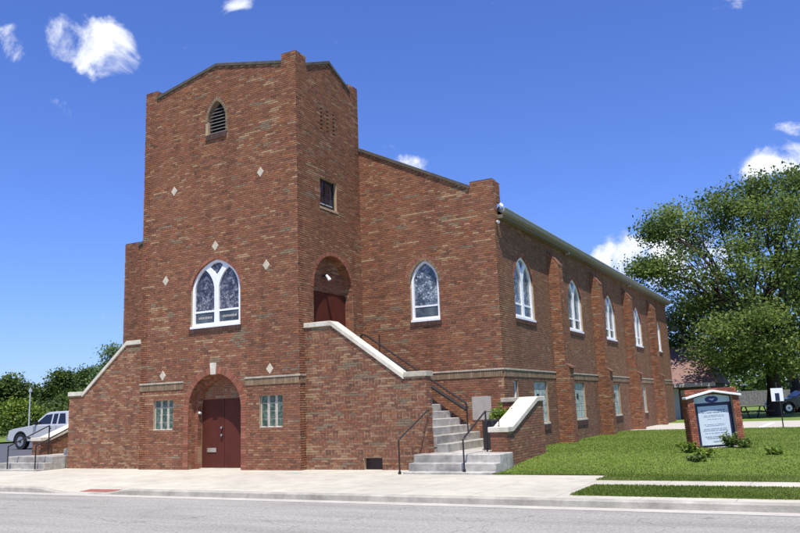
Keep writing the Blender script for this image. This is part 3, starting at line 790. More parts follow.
# side door
ty = MB().prism([(.72, 5.36), (3.07, 5.36), (3.07, 6.56), (.72, 6.56)], right(-.285), 0, -.1).build('tympanum', 'mortar', church)
a = Bricks(); a.face(right(-.285), [(.72, 5.36), (3.07, 5.36), (3.07, 6.56), (.72, 6.56)], (), 41); a.build('brickwork', ty)
d1 = door_leaf(.74, 1.885, right(-.285), 3.3, 5.355); d2 = door_leaf(1.899, 3.05, right(-.285), 3.3, 5.355)
MB().tube([(-.285, 1.80, 4.35), (-.22, 1.80, 4.35)], .035, 8).build('handle', 'steel', d1)
lp = part('wall_lamp')
MB().tube([(-.28, 1.68, 5.86), (-.18, 1.68, 5.88), (-.12, 1.68, 5.82)], .03, 8).build('arm', 'black_metal', lp)
MB().tube([(-.12, 1.68, 5.88), (-.06, 1.70, 5.80), (-.02, 1.72, 5.72)], .04, 10, .065).build('lamp_shade', 'white_paint', lp)

# main front (both halves of the gable) ---------------------------------
fM = front(DD); ZE0 = 7.45
lan = arch_point(1.85, 2.87, 4.42, 5.62, .74)
def gz(x): return 10.62 - .5 * x            # parapet line, right half
mf = [(.003, -.05), (M_, -.05), (M_, 8.68), (4.12, 8.68), (4.12, gz(4.12) - .10), (.003, gz(0) - .10)]
wm = MB().prism(mf, fM, 0, -.30, [lan]).build('front_wall', 'mortar', church)
acc = Bricks(); acc.face(fM, mf, [inset(lan, -.02)], 51, ext=(0, .015)); acc.build('brickwork', wm)
ml_ = [(2 * XC - x, z) for x, z in mf][::-1]
wl = MB().prism(ml_, fM, 0, -.30, [[(2 * XC - u, z) for u, z in lan][::-1]]).build('front_wall', 'mortar', church)
acc = Bricks(); acc.face(fM, ml_, [[(2 * XC - u, z) for u, z in inset(lan, -.02)]], 52, ext=(.015, 0)); acc.build('brickwork', wl)
coping(fM, [(.02, gz(0) - .10), (4.11, gz(4.11) - .10)], .12, .07, -.37)
coping(fM, [(2 * XC - 4.11, gz(4.11) - .10), (-W - .02, gz(0) - .10)], .12, .07, -.37)
lancet(fM, lan, 'stained_glass_b', 5.62, 4.42)
lancet(fM, [(2 * XC - u, z) for u, z in lan][::-1][-2:] + [(2 * XC - u, z) for u, z in lan][::-1][:-2], 'stained_glass_b', 5.62, 4.42)
ring_part('arch_ring', fM, lan[2:], .11, 6, TAN, proud=.020)
ring_part('arch_ring', fM, [(u + (.11 if u > 2.36 else -.11) * (1 if z < 6.3 else 0), z + (.13 if z > 6.3 else .06)) for u, z in lan[2:]], .10, 7, REDT, proud=.018)
belt(church, fM, .01, M_, ext=(0, .055))
pr_ = MB().box(4.118, M_ - .002, DD + .305, DD + .6, 8.0, 8.676).build('pier', 'mortar', church)
a = Bricks(); a.face(right(M_), [(DD, ZE0 + .02), (DD + .3, ZE0 + .02), (DD + .3, 8.68), (DD, 8.68)], (), 53); a.face(right(M_ - .002), [(DD + .3, 8.0), (DD + .6, 8.0), (DD + .6, 8.67), (DD + .3, 8.67)], (), 54); a.build('brickwork', pr_)
MB().box(4.12, M_, DD - .006, DD + .31, 8.678, 8.70).build('pier_cap', 'clay_coping', church)
MB().box(2 * XC - M_, 2 * XC - 4.12, DD - .006, DD + .31, 8.678, 8.70).build('pier_cap', 'clay_coping', church)
bevel(MB().prism([(3.82, 1.20), (4.45, 1.20), (4.45, 1.90), (3.82, 1.90)], fM, .03, -.02).build('corner_stone', 'plaque', church), .006)

# long side wall
fS = right(M_); YE = DD + L_; ZE = 7.45
wy = [6.05, 12.10, 17.90, 23.90]
swin = [arch_soft(c - .95, c + .95, 4.42, 5.64, .88) for c in wy]
slan = arch_point(29.45, 30.35, 4.42, 5.6, .62)
gbw = [(c - .05 - .72, c - .05 + .72) for c in (7.15, 11.9, 17.95, 23.85)]
gh = [[(a, 1.0), (b, 1.0), (b, 2.36), (a, 2.36)] for a, b in gbw]
smallw = [(4.47, 1.35), (4.90, 1.35), (4.90, 2.36), (4.47, 2.36)]
sdoor = [(28.95, -.05), (29.75, -.05), (29.75, 2.15), (28.95, 2.15)]
so = [(DD, -.05), (28.95, -.05), (28.95, 2.15), (29.75, 2.15), (29.75, -.05), (YE, -.05), (YE, ZE), (DD, ZE)]
ws = MB().prism(so, fS, 0, -.30, swin + [slan] + gh + [smallw]).build('side_wall', 'mortar', church)
for vtx in ws.data.vertices:
    if vtx.co.x < M_ - .2 and vtx.co.y < DD + .31: vtx.co.y = DD + .31
acc = Bricks(); acc.face(fS, so, [inset(p, -.02) for p in swin] + [slan] + gh + [smallw], 61, dull=.6); acc.build('brickwork', ws)
for c, p in zip(wy, swin):
    two_light(fS, p, 'stained_glass_b', 5.64, 4.42, dep=.10)
    ring_part('arch_ring', fS, p[2:], .11, int(c), REDT)
lancet(fS, slan, 'stained_glass', 5.6, 4.42)
for a, b in gbw:
    g = glass_blocks(fS, a, b, 1.0, 2.36, 5, 5, .014, .014, 'glass_block_pale', .06, 'pale_mortar')
    MB().prism([(a + .45, 1.74), (a + .67, 1.74), (a + .67, 1.95), (a + .45, 1.95)], fS, -.05, -.075).build('vent', 'dark_void', g)
    MB().prism([(a - .02, .93), (b + .02, .93), (b + .02, .995), (a - .02, .995)], fS, .04, -.1).build('sill_board', 'limestone', g)
    brick_sill(g, fS, a - .05, b + .05, .73, .925, .05)
g = part('basement_window')
MB().prism(smallw, fS, -.08, -.14, [inset(smallw, .06)]).build('frame', 'white_paint', g)
MB().prism(inset(smallw, .05), fS, -.11, -.12).build('pane', 'pane_dark', g)
MB().prism([(4.5, 1.82), (4.87, 1.82), (4.87, 1.88), (4.5, 1.88)], fS, -.085, -.11).build('bar', 'white_paint', g)
dd_ = door_leaf(28.97, 29.73, fS, 0, 2.14, -.15)
# belts between the pilasters, pilasters
py = [8.85, 14.72, 20.70, 26.75]
edges = [DD] + [v for p in py for v in (p, p + .50)] + [YE]
for i in range(0, len(edges), 2): belt(church, fS, edges[i] + .002, edges[i + 1] - .002)
for y0 in py:
    y1 = y0 + .50; p1, p2 = .38, .52
    prof = [(M_ - .02, -.05), (M_ + p2, -.05), (M_ + p2, 2.85), (M_ + p1, 3.02), (M_ + p1, 6.62), (M_ - .02, 7.18)]
    pl = MB().prism(prof, Frame((0, y0, 0), (1, 0, 0), (0, -1, 0)), 0, -.5).build('pilaster', 'mortar', church)
    a = Bricks()
    pf = [(M_, -.05)] + prof[1:-1] + [(M_, 7.17)]
    a.face(front(y0), pf, (), int(y0), ext=(0, .015), warm=.22)
    a.face(back(y1), pf, (), int(y0) + 1, ext=(0, .015))
    a.face(right(M_ + p2), [(y0, -.05), (y1, -.05), (y1, 2.83), (y0, 2.83)], (), int(y0) + 2)
    a.face(right(M_ + p1), [(y0, 3.05), (y1, 3.05), (y1, 6.6), (y0, 6.6)], (), int(y0) + 3)
    a.build('brickwork', pl)
    MB().prism([(M_ + p1 - .05, 2.99), (M_ + p2 + .10, 2.83), (M_ + p2 + .10, 2.88), (M_ + p1 - .05, 3.06)], Frame((0, y0 - .012, 0), (1, 0, 0), (0, -1, 0)), 0, -.524).build('offset_stone', 'brick_tone', pl)
    MB().prism([(M_ - .01, 7.17), (M_ + p1 + .03, 6.60), (M_ + p1 + .03, 6.65), (M_ - .01, 7.23)], Frame((0, y0 - .012, 0), (1, 0, 0), (0, -1, 0)), 0, -.524).build('weathering', 'brick_tone', pl)
# roof, eaves, gutters
OV = .25; rz = ZE + .12
def roof_half(sgn, name='roof'):
    xe = M_ + OV if sgn > 0 else 2 * XC - M_ - OV
    ridge = rz + (M_ + OV - XC) * .5
    b = MB(); y0, y1 = DD + .31, YE + .25
    b.v = [(xe, y0, rz), (xe, y1, rz), (XC, y1, ridge), (XC, y0, ridge), (xe, y0, rz + .1), (xe, y1, rz + .1), (XC, y1, ridge + .1), (XC, y0, ridge + .1)]
    b.f = [(0, 1, 2, 3), (7, 6, 5, 4), (0, 4, 5, 1), (1, 5, 6, 2), (2, 6, 7, 3), (3, 7, 4, 0)]
    return b.build(name, 'roofing', church)
r1 = roof_half(1); r2 = roof_half(-1)
MB().box(M_ - .27, M_ + OV - .035, DD + .32, YE + .2, ZE + .003, ZE + .115).build('soffit', 'soffit', church)
g = MB().prism([(M_ + OV - .03, rz - .02), (M_ + OV + .09, rz + .0), (M_ + OV + .12, rz + .115), (M_ + OV - .03, rz + .115)], Frame((0, DD + .02, 0), (1, 0, 0), (0, -1, 0)), 0, -(YE + .25 - DD)).build('gutter', 'gutter', church)
MB().prism([(M_ + OV + .06, rz + .117), (M_ + OV + .13, rz + .117), (M_ + OV + .13, rz + .14), (M_ + OV + .06, rz + .14)], Frame((0, DD + .02, 0), (1, 0, 0), (0, -1, 0)), 0, -(YE + .25 - DD)).build('lip', 'utility_grey', g)
fl_ = part('flood_lamp')
MB().tube([(M_ + .12, DD + .02, 7.60), (M_ + .22, DD - .06, 7.72)], .03, 8).build('bracket', 'black_metal', fl_)
MB().tube([(M_ + .2, DD - .02, 7.72), (M_ + .30, DD - .07, 7.77)], .04, 10, .07).build('lamp_shade', 'white_paint', fl_)
MB().tube([(M_ + .06, DD + .1, 7.30), (M_ + .13, DD + .04, 7.26)], .035, 10, .05).build('lamp_shade', 'white_paint', fl_)
for y in (11.1, 22.0):
    MB().box(M_ + .05, M_ + .2, y, y + .14, 7.38, 7.47).build('soffit_lamp', 'plaque', church)
# hidden sides of the nave
mb_ = bpy.data.materials.new('brick_plain'); mb_.use_nodes = True; t = mb_.node_tree; b = t.nodes['Principled BSDF']; b.inputs['Roughness'].default_value = .9
gm = t.nodes.new('ShaderNodeNewGeometry'); mp = t.nodes.new('ShaderNodeMapping'); mp.inputs['Rotation'].default_value = (R(90), 0, 0)
sx = t.nodes.new('ShaderNodeSeparateXYZ'); cx = t.nodes.new('ShaderNodeCombineXYZ'); ad = t.nodes.new('ShaderNodeMath'); t.links.new(gm.outputs['Position'], sx.inputs[0])
t.links.new(sx.outputs[0], ad.inputs[0]); t.links.new(sx.outputs[1], ad.inputs[1]); t.links.new(ad.outputs[0], cx.inputs[0]); t.links.new(sx.outputs[2], cx.inputs[1])
bt = t.nodes.new('ShaderNodeTexBrick'); bt.inputs['Scale'].default_value = 1; bt.inputs['Brick Width'].default_value = BL; bt.inputs['Row Height'].default_value = CH; bt.inputs['Mortar Size'].default_value = .006
bt.inputs['Color1'].default_value = (.27, .11, .08, 1); bt.inputs['Color2'].default_value = (.18, .08, .06, 1); bt.inputs['Mortar'].default_value = (.36, .28, .21, 1)
t.links.new(cx.outputs[0], bt.inputs['Vector']); t.links.new(bt.outputs[0], b.inputs['Base Color']); MAT['brick_plain'] = mb_
MB().prism([(DD + .31, -.05), (YE, -.05), (YE, ZE), (DD + .31, ZE)], left(XL), 0, -.3).build('side_wall', 'brick_plain', church)
rzt = rz + (M_ + OV - XC) * .5 - .1
MB().prism([(XL + .31, -.05), (M_ - .31, -.05), (M_ - .31, ZE), (XC, rzt), (XL + .31, ZE)], back(YE - .02), 0, -.3).build('back_wall', 'brick_plain', church)

# stair walls left and right of the tower -------------------------------
SB = .27; fW = front(SB)
def mir(poly): return [(2 * XC - u, z) for u, z in poly][::-1]
sw_out = [(.012, -.05), (1.95, -.05), (1.95, .32), (2.54, .32), (2.54, -.05), (3.95, -.05), (3.95, 2.47), (3.28, 2.47), (.92, 4.08), (.012, 4.08)]
sw_l = mir([(.012, -.05), (3.72, -.05), (3.72, 2.47), (3.20, 2.47), (.92, 4.08), (.012, 4.08)])
cop_r = ([(-.03, 4.085), (.95, 4.085), (3.30, 2.42)], [(3.31, 2.475), (4.0, 2.475)])
for sgn, poly, seed in ((1, sw_out, 71), (-1, sw_l, 72)):
    wv = MB().prism(poly, fW, 0, -.32).build('stair_wall', 'mortar', church)
    a = Bricks(); a.face(fW, poly, (), seed, ext=(0, .015) if sgn > 0 else (.015, 0), warm=.02, tan=.20, gap=.016, proud=.010)
    ue = poly[5][0] if sgn > 0 else min(p[0] for p in poly)
    ef = right(ue) if sgn > 0 else left(ue)
    a.face(ef, [(SB, -.05), (SB + .32, -.05), (SB + .32, 2.46), (SB, 2.46)], (), seed + 4)
    a.build('brickwork', wv)
    for pth in cop_r:
        pp = pth if sgn > 0 else [(2 * XC - u + (0.0 if i else 0), z) for i, (u, z) in enumerate(pth)][::-1]
        if sgn < 0: pp = [(u + (.23 if u < -9.5 else 0), z) for u, z in pp]
        coping(fW, pp, .14, .055, -.38, 'limestone' if len(pth) == 3 or sgn < 0 else 'capstone', 'coping', wv)
hb = MB().prism([(1.93, -.03), (2.56, -.03), (2.56, .33), (1.93, .33)], front(SB + .13), 0, -.04).build('hatch', 'hatch_paint', church)

# outer stair walls with sloping copings
for sgn in (1, -1):
    X0, X1 = (5.62, 6.06) if sgn > 0 else (2 * XC - 6.06, 2 * XC - 5.62)
    prof = [(.62, -.1), (3.66, -.1), (3.66, 1.70), (3.10, 1.70), (.95, .93), (.62, .93)]
    ow = MB().prism(prof, right(X1), 0, -(X1 - X0)).build('outer_stair_wall', 'mortar', church)
    a = Bricks(); a.face(right(X1), prof, (), 81, dull=.4); a.face(left(X0), prof, (), 82, dull=.3)
    a.face(front(.62), [(X0, -.05), (X1, -.05), (X1, .93), (X0, .93)], (), 83, ext=(.015, .015)); a.build('brickwork', ow)
    o = MB().prism([(.55, .935), (.98, .935), (3.12, 1.705), (3.72, 1.705), (3.72, 1.835), (3.08, 1.835), (.95, 1.07), (.55, 1.07)], right(X1 + .06), 0, -(X1 - X0 + .12)).build('coping', 'limestone', ow); bevel(o, .012)
    xa, xb = (4.93, 5.60) if sgn > 0 else (2 * XC - 5.60, 2 * XC - 4.93)
    p2 = [(xa, .3), (xb, .3), (xb, 1.70), (xa, 1.70)]
    rw = MB().prism(p2, front(3.36), 0, -.28).build('return_wall', 'mortar', church)
    a = Bricks(); a.face(front(3.36), p2, (), 84, warm=.2); a.build('brickwork', rw)
    bevel(MB().box(xa - .04, xb, 3.30, 3.64, 1.705, 1.83).build('coping', 'capstone', rw), .01)
    if sgn > 0: bevel(MB().prism([(xa + .2, 1.22), (xb - .02, 1.22), (xb - .02, 1.55), (xa + .2, 1.55)], front(3.36), .03, -.01).build('panel', 'plaque', rw), .006)

# ------------------------------------------------------------------ stairs
def stairs(sgn, label):
    st = empty('concrete_stairs', (4.9 if sgn > 0 else 2 * XC - 4.9, 0, 0)); tag(st, label, 'stairs')
    ox = st.location.x
    def bx(x0, x1, y0, y1, z0, z1, name='step'):
        if sgn < 0: x0, x1 = 2 * XC - x1, 2 * XC - x0
        o = MB().box(x0 - ox, x1 - ox, y0, y1, z0, z1).build(name, 'step_concrete', st); return bevel(o, .014)
    for i, (y, z) in enumerate(((-.90, .055), (-.60, .245), (-.30, .44))):
        bx(3.80, 6.2, y, y + .318 if i < 2 else .255, -.12, z, 'step')
    bx(3.96, 5.61, .262, 3.36, -.1, .438, 'landing')
    bx(5.615, 6.2, .262, .61, -.1, .436, 'landing_end')
    z = .44; X = 4.36
    for k in range(13):
        z += .2145
        x0 = X - .31 * k - .318 if k < 12 else .012
        xa, xb = x0, X - .31 * k
        ylo = SB + .325 if xb < 4.0 else .60
        bx(xa, xb, ylo, DD - .015, z - .30, z, 'step')
    # fill under the flight
    prof = [(.05, -.1), (4.3, -.1), (4.3, .42), (.6, 2.95), (.05, 2.95)]
    if sgn < 0: prof = mir(prof)
    o = MB().prism([(u - ox, zz) for u, zz in prof], front(.62), 0, -3.0).build('flight_base', 'step_concrete', st)
    return st
stairs(1, 'weathered concrete stairs climbing to the arched side door, with an L-shaped turn')
stairs(-1, 'low concrete steps by the parked silver pickup, at the outer end of the church')

def rail(name, runs, label, group=None, r=.022):
    p0 = Vector(runs[0][1][0]); e = empty(name, (p0.x, p0.y, 0)); tag(e, label, 'handrail', group)
    for nm, pts, rr in runs:
        MB().tube([tuple(Vector(p) - e.location) for p in pts], rr, 8).build(nm, 'black_metal', e)
    return e
def mp_(p, sgn): return p if sgn > 0 else (2 * XC - p[0], p[1], p[2])
def mk(sgn, pts): return [mp_(p, sgn) for p in pts]
rail('handrail', [('post', [(3.72, -.93, 0), (3.72, -.93, .86)], .022), ('rail', [(3.72, -.93, .84), (3.72, -.90, .87), (4.02, .16, 1.55), (4.03, .24, 1.55)], .022), ('foot', [(3.72, -.93, .0), (3.72, -.93, .07)], .04)],
     'short black handrail fixed to the end of the sloping brick stair wall')
rail('handrail', [('post', [(5.45, -.80, .05), (5.45, -.80, .84)], .022), ('rail', [(5.45, -.80, .82), (5.45, -.77, .85), (5.42, .80, 1.48), (5.42, .84, 1.47)], .022), ('post', [(5.42, .80, .43), (5.42, .80, 1.48)], .024), ('foot', [(5.45, -.80, .05), (5.45, -.80, .12)], .04),
                  ('cross_rail', [(5.42, .80, 1.47), (5.75, .9, 1.46), (5.75, .9, .98)], .012)],
     'black metal handrail beside the brick wall with the white sloping coping')
rail('handrail', [('rail', [(.02, 3.42, 3.80), (.06, 3.42, 4.06), (.14, 3.42, 4.09), (.30, 3.42, 4.02), (3.72, 3.42, 1.72), (3.74, 3.42, 1.66)], .03), ('lower_rail', [(.75, 3.42, 3.45), (3.72, 3.42, 1.53)], .055),
                  ('post', [(.75, 3.42, 3.0), (.75, 3.42, 4.02)], .022), ('post', [(3.74, 3.42, .78), (3.74, 3.42, 1.68)], .026), ('post', [(2.2, 3.42, 1.8), (2.2, 3.42, 2.74)], .02), ('post', [(.02, 3.42, 3.2), (.02, 3.42, 3.85)], .02)],
     'long sloping double black handrail up the main wall to the side door')
rail('handrail', [('post', [mp_((5.45, -.80, .05), -1), mp_((5.45, -.80, .84), -1)], .022), ('rail', mk(-1, [(5.45, -.80, .82), (5.42, .80, 1.48)]), .022), ('post', mk(-1, [(5.42, .80, .43), (5.42, .80, 1.48)]), .024)],
     'black handrail on the outer edge of the low steps near the pickup')
rail('handrail', [('post', mk(-1, [(4.0, -.80, .05), (4.0, -.80, .84)]), .022), ('rail', mk(-1, [(4.0, -.80, .82), (4.05, .80, 1.48)]), .022), ('post', mk(-1, [(4.05, .80, .43), (4.05, .80, 1.48)]), .022)],
     'black handrail on the low steps close to the church wall')

# ------------------------------------------------------------------ foliage helpers
def leaves(name, pts, size, seed, material, parent, shade=None, up=.35, aspect=.62):
    g = np.random.default_rng(seed); n = len(pts); pts = np.asarray(pts)
    a = g.normal(size=(n, 3)); a /= np.linalg.norm(a, axis=1)[:, None]
    nrm = g.normal(size=(n, 3)); nrm[:, 2] = np.abs(nrm[:, 2]) + up; nrm /= np.linalg.norm(nrm, axis=1)[:, None]
    a -= nrm * (a * nrm).sum(1)[:, None]; a /= np.linalg.norm(a, axis=1)[:, None]; b = np.cross(nrm, a)
    s = size * g.uniform(.6, 1.35, n)[:, None]
    v = np.stack([pts - a * s * .5, pts + b * s * aspect * .5 - a * s * .05, pts + a * s * .5, pts - b * s * aspect * .5 - a * s * .05], 1)
    me = bpy.data.meshes.new(name); me.from_pydata(v.reshape(-1, 3).tolist(), [], np.arange(4 * n).reshape(-1, 4).tolist()); me.update()
    at = me.attributes.new('lr', 'FLOAT', 'FACE')
    val = g.normal(.45, .2, n) + (0 if shade is None else shade)
    at.data.foreach_set('value', np.clip(val, 0, 1).astype(np.float32)); me.materials.append(MAT[material])
    return link(bpy.data.objects.new(name, me), parent)
def limb(mb, p, q, r0, r1, g, n=5, wob=.08, nn=6):
    p, q = Vector(p), Vector(q); L = (q - p).length; pts = [p]
    for i in range(1, n):
        t = i / n; o_ = Vector(g.uniform(-1, 1, 3)) * L * wob; pts.append(p.lerp(q, t) + o_ + Vector((0, 0, L * .08 * math.sin(math.pi * t))))
    pts.append(q); mb.tube(pts, r0, nn, r1); return pts
def tree(name, label, base, trunk_h, lumps, lsize, per, clus, material, seed, r0=.3, group=None, crad=.75):
    """lumps: (centre, radius) of leaf masses, relative to base"""
    g = np.random.default_rng(seed); root = empty(name, base); tag(root, label, 'tree', group)
    tk = MB(); top = Vector((g.uniform(-.3, .3), g.uniform(-.3, .3), trunk_h))
    tk.tube([(0, 0, -.3), (0, 0, .15), tuple(top * .35 + Vector((.1, 0, 0))), tuple(top * .7), tuple(top)], r0 * 1.35, 10, r0 * .72)
    P_ = []; sh = []
    for c, r in lumps:
        c = Vector(c); st = top * g.uniform(.8, 1.0)
        path = limb(tk, st, c, r0 * .34, r0 * .10, g)
        tone = g.normal(0, .1)
        for k in range(clus):
            d_ = g.normal(size=3); d_ /= np.linalg.norm(d_); rr = r * g.uniform(.45, 1.0) ** .5
            cc = np.array(c) + d_ * rr * np.array([1, 1, .8])
            if k % 2 == 0: limb(tk, path[int(g.integers(2, 5))], cc, r0 * .13, r0 * .03, g, 4, .12, 4)
            m_ = int(per * g.uniform(.6, 1.3)); q = g.normal(size=(m_, 3)) * crad * np.array([1, 1, .62]) * .6
            P_.append(cc + q); sh.append(np.full(m_, tone + g.normal(0, .12)))
    tk.build('trunk', 'bark', root, smooth=True, fix=False)
    leaves('crown', np.concatenate(P_), lsize, seed, material, root, np.concatenate(sh))
    return root
def px_lumps(base, lst, Y):
    return [(pix_at(x, y + 8, 1, Y + dy) - Vector(base), r * .84) for x, y, r, dy in lst]

# big oak behind the church
ob = pix_at(775, 416.0, 2, .2); oy = ob.y
lst = [(658, 222, 1.0, -2), (672, 214, 1.3, 0), (690, 232, 1.8, 1), (668, 262, 1.5, -3), (690, 285, 2.2, -1), (712, 205, 1.9, 2), (720, 250, 2.4, -3), (740, 190, 1.9, 0), (752, 225, 2.4, 3), (770, 198, 2.0, -2),
       (790, 185, 2.0, 2), (785, 230, 2.6, -3), (812, 205, 2.4, 0), (735, 290, 2.5, 3), (765, 275, 2.6, -4), (800, 270, 2.6, 2), (675, 315, 1.7, 1), (700, 330, 2.0, 3), (722, 335, 2.2, -4), (750, 325, 2.4, -5),
       (780, 320, 2.5, -4), (808, 320, 2.6, -1), (725, 350, 1.5, -2), (772, 345, 1.8, -3), (700, 305, 1.9, 2), (730, 312, 2.0, 0), (800, 345, 1.9, -4), (748, 346, 1.5, -5), (830, 250, 2.8, 0), (840, 310, 2.8, -2), (679, 340, 1.2, 2), (760, 182, 1.3, 1), (800, 172, 1.3, 0), (645, 262, .7, -2)]
tree('oak_tree', 'large spreading oak tree with a broad airy crown behind the church', ob, 5.5, px_lumps(ob, lst, oy), .22, 150, 14, 'leaf_oak', 5, .44, crad=1.0)
ob2 = pix_at(797, 412, 2, .2)
tree('shade_tree', 'second shade tree with a dark trunk close behind the spreading oak', ob2, 5.0, [((x, y, z), 2.4) for x, y, z in ((-3, 0, 8), (0, 1, 10), (3, 0, 8), (0, -2, 7), (5, 2, 10), (-2, 3, 11), (2, 3, 12))], .45, 50, 10, 'leaf_oak', 6, .4)

# trees on the left, beyond the parking lot
ti = 0
for x, yb, yt, dist_x, wpx, kind in [(10, 432, 374, -46, 19, 'leaf_dark'), (-18, 432, 378, -50, 22, 'leaf_dark'), (36, 430, 387, -52, 15, 'leaf_dark'), (60, 430, 369, -50, 16, 'leaf_dark'), (86, 428, 364, -56, 20, 'leaf_dark'), (20, 436, 402, -42, 20, 'leaf_shrub'), (48, 436, 408, -43, 22, 'leaf_dark'), (70, 434, 398, -44, 22, 'leaf_dark'), (112, 428, 345, -40, 14, 'leaf_pale')]:
    base = pix_at(x, 421.5, 0, dist_x); base.z = .5
    topz = pix_at(x, yt + 3, 0, dist_x).z
    g = np.random.default_rng(40 + ti); H = topz - base.z
    d_ = (base - CAM).length; rad = wpx / FPX * d_
    lm = []
    for k in range(11):
        an = g.uniform(0, 6.28); rr = rad * .62 * math.sqrt(g.random()); zz = H * g.uniform(.28, .84); sc = 1 - .5 * max(0, zz / H - .45)
        lm.append(((rr * sc * math.cos(an), rr * sc * math.sin(an), zz), rad * g.uniform(.28, .42)))
    lm.append(((0, 0, H - rad * .3), rad * .3))
    lab = ['dark green rounded tree standing behind the thin grey utility pole', 'dark green tree beside the parking lot, beyond the nose of the pickup', 'dark green tree just right of the thin grey pole past the lot', 'tall dark tree rising directly behind the cab of the silver pickup',
           'tallest dark tree in the belt, next to the sloping stone coping', 'light green bushy sapling in front of the dark tree line', 'low dark bushy tree right behind the pickup windscreen', 'low dark bushy tree against the end of the left stair wall', 'pale feathery tree top showing above the sloping left stair wall'][ti]
    tree('broadleaf_tree', lab, base, H * .4, lm, .24 if ti != 8 else .2, 90, 14, kind, 60 + ti, .22,
         'trees beyond the parking lot', crad=.8)
    ti += 1
# undergrowth bank as one mass
g = np.random.default_rng(7); pts = []
for k in range(520):
    yy = g.uniform(-2, 70); xx = -38 - g.uniform(0, 10) - .25 * max(0, yy - 20)
    c = np.array([xx, yy, .5 + g.uniform(.1, 1.6)]); pts.append(c + g.normal(size=(110, 3)) * [.9, .9, .6])
o = leaves('undergrowth', np.concatenate(pts), .2, 9, 'leaf_dark', None, up=.5); tag(o, 'dense green undergrowth along the far edge of the parking lot', 'bushes', kind='stuff')
# far woods behind on the right
pts = []
for k in range(520):
    xx = g.uniform(-30, 70); yy = g.uniform(104, 122); c = np.array([xx, yy, g.uniform(.5, 7) * g.uniform(.7, 1.1)]); pts.append(c + g.normal(size=(36, 3)) * [1.6, 1.2, 1.0])
o = leaves('far_woods', np.concatenate(pts), .9, 10, 'leaf_dark', None); tag(o, 'distant band of woods across the far lawn', 'woods', kind='stuff')

# ------------------------------------------------------------------ monument sign
sg = empty('monument_sign', (10.52, 5.35, .20), R(25)); sg.rotation_euler = (0, R(-2.2), R(24)); sg.scale = (.87, .87, .90)
tag(sg, 'red brick monument sign with white gabled hood and pale notice panel', 'sign')
SW, SH, SDp = .82, 1.86, .30      # half width, height, half depth
fs = Frame((0, 0, 0), (1, 0, 0), (0, -1, 0))
MB().box(-SW - .06, SW + .06, -SDp - .06, SDp + .06, -.12, .05).build('base_slab', 'limestone', sg)
core = MB()
core.box(-SW, -SW + .21, -SDp, SDp, .05, 1.66).box(SW - .21, SW, -SDp, SDp, .05, 1.66).box(-SW + .21, SW - .21, -.05, SDp, .05, 1.66).box(-SW, SW, -.12, SDp, 1.661, SH)
co = core.build('core', 'mortar', sg)
brk_cache = {}
def sign_brick(x0, x1, y0, y1, z0, z1):
    key = (round(x1 - x0, 3), round(y1 - y0, 3), round(z1 - z0, 3), brnd.randrange(6))
    if key not in brk_cache:
        me = bpy.data.meshes.new('brick'); mb = MB().box(-(x1 - x0) / 2, (x1 - x0) / 2, -(y1 - y0) / 2, (y1 - y0) / 2, -(z1 - z0) / 2, (z1 - z0) / 2)
        me.from_pydata(mb.v, [], mb.f); me.update(); at = me.attributes.new('bc', 'FLOAT_COLOR', 'FACE')
        k = brnd.uniform(.75, 1.2); c = [(.30, .098, .052), (.25, .080, .046), (.34, .130, .07), (.20, .066, .04)][brnd.randrange(4)]
        at.data.foreach_set('color', [v for _ in mb.f for v in (c[0] * k, c[1] * k, c[2] * k, 1)]); me.materials.append(MAT['brick']); brk_cache[key] = me
    o = bpy.data.objects.new('brick', brk_cache[key]); o.location = ((x0 + x1) / 2, (y0 + y1) / 2, (z0 + z1) / 2); return link(o, sg)
def course(x0, x1, y, z, half, thick=.03, L=.2127):
    x = x0 - (L / 2 if half else 0)
    while x < x1 - .01:
        a, b = max(x, x0), min(x + L - .01, x1)
        if b - a > .03: sign_brick(a, b, y - thick / 2 - .008, y + thick / 2 - .008, z, z + .057)
        x += L
def course_y(y0, y1, x, z, half, sgn):
    y = y0 - (.106 if half else 0)
    while y < y1 - .01:
        a, b = max(y, y0), min(y + .2, y1)
        if b - a > .03: sign_brick(x - .015 + sgn * .008, x + .015 + sgn * .008, a, b, z, z + .057)
        y += .2127
nz_ = 24
for k in range(nz_):
    z = .056 + k * .0677; h = k % 2
    course(-SW, -SW + .21, -SDp, z, h, L=.145); course(SW - .21, SW, -SDp, z, h, L=.145)
    if k % 1 == 0: course_y(-SDp + .02, SDp, -SW, z, h, -1)
    if k % 2 == 0: course_y(-SDp + .02, SDp, SW, z, h, 1)
for k in range(3):
    course(-SW, SW, -.12, 1.668 + k * .0677, k % 2)
# hood, board, emblem, lettering
hood = MB().prism([(-SW - .06, 1.57), (0, 1.75), (SW + .06, 1.57), (SW + .06, 1.635), (0, 1.815), (-SW - .06, 1.635)], fs, SDp + .10, -.05).build('hood', 'white_paint', sg); bevel(hood, .008)
I0 = SW - .215
bd = MB().prism([(-I0, .06), (I0, .06), (I0, 1.60), (0, 1.72), (-I0, 1.60)], fs, .12, .055).build('board', 'navy_enamel', sg)
pn = MB().prism([(-I0 + .12, .12), (I0 - .12, .12), (I0 - .12, 1.32), (-I0 + .12, 1.32)], fs, .14, .121).build('notice_panel', 'sign_face', bd)
MB().prism([(-I0 + .03, 1.42), (I0 - .03, 1.42), (I0 - .03, 1.585), (0, 1.70), (-I0 + .03, 1.585)], fs, .14, .121).build('header_panel', 'sign_face', bd)
em = MB().prism([(.21 * math.cos(t), 1.525 + .105 * math.sin(t) - (.015 if abs(math.cos(t)) < .2 and math.sin(t) > 0 else 0)) for t in np.linspace(0, 2 * math.pi, 25)[:-1]], fs, .15, .139).build('emblem', 'blue_enamel', bd)
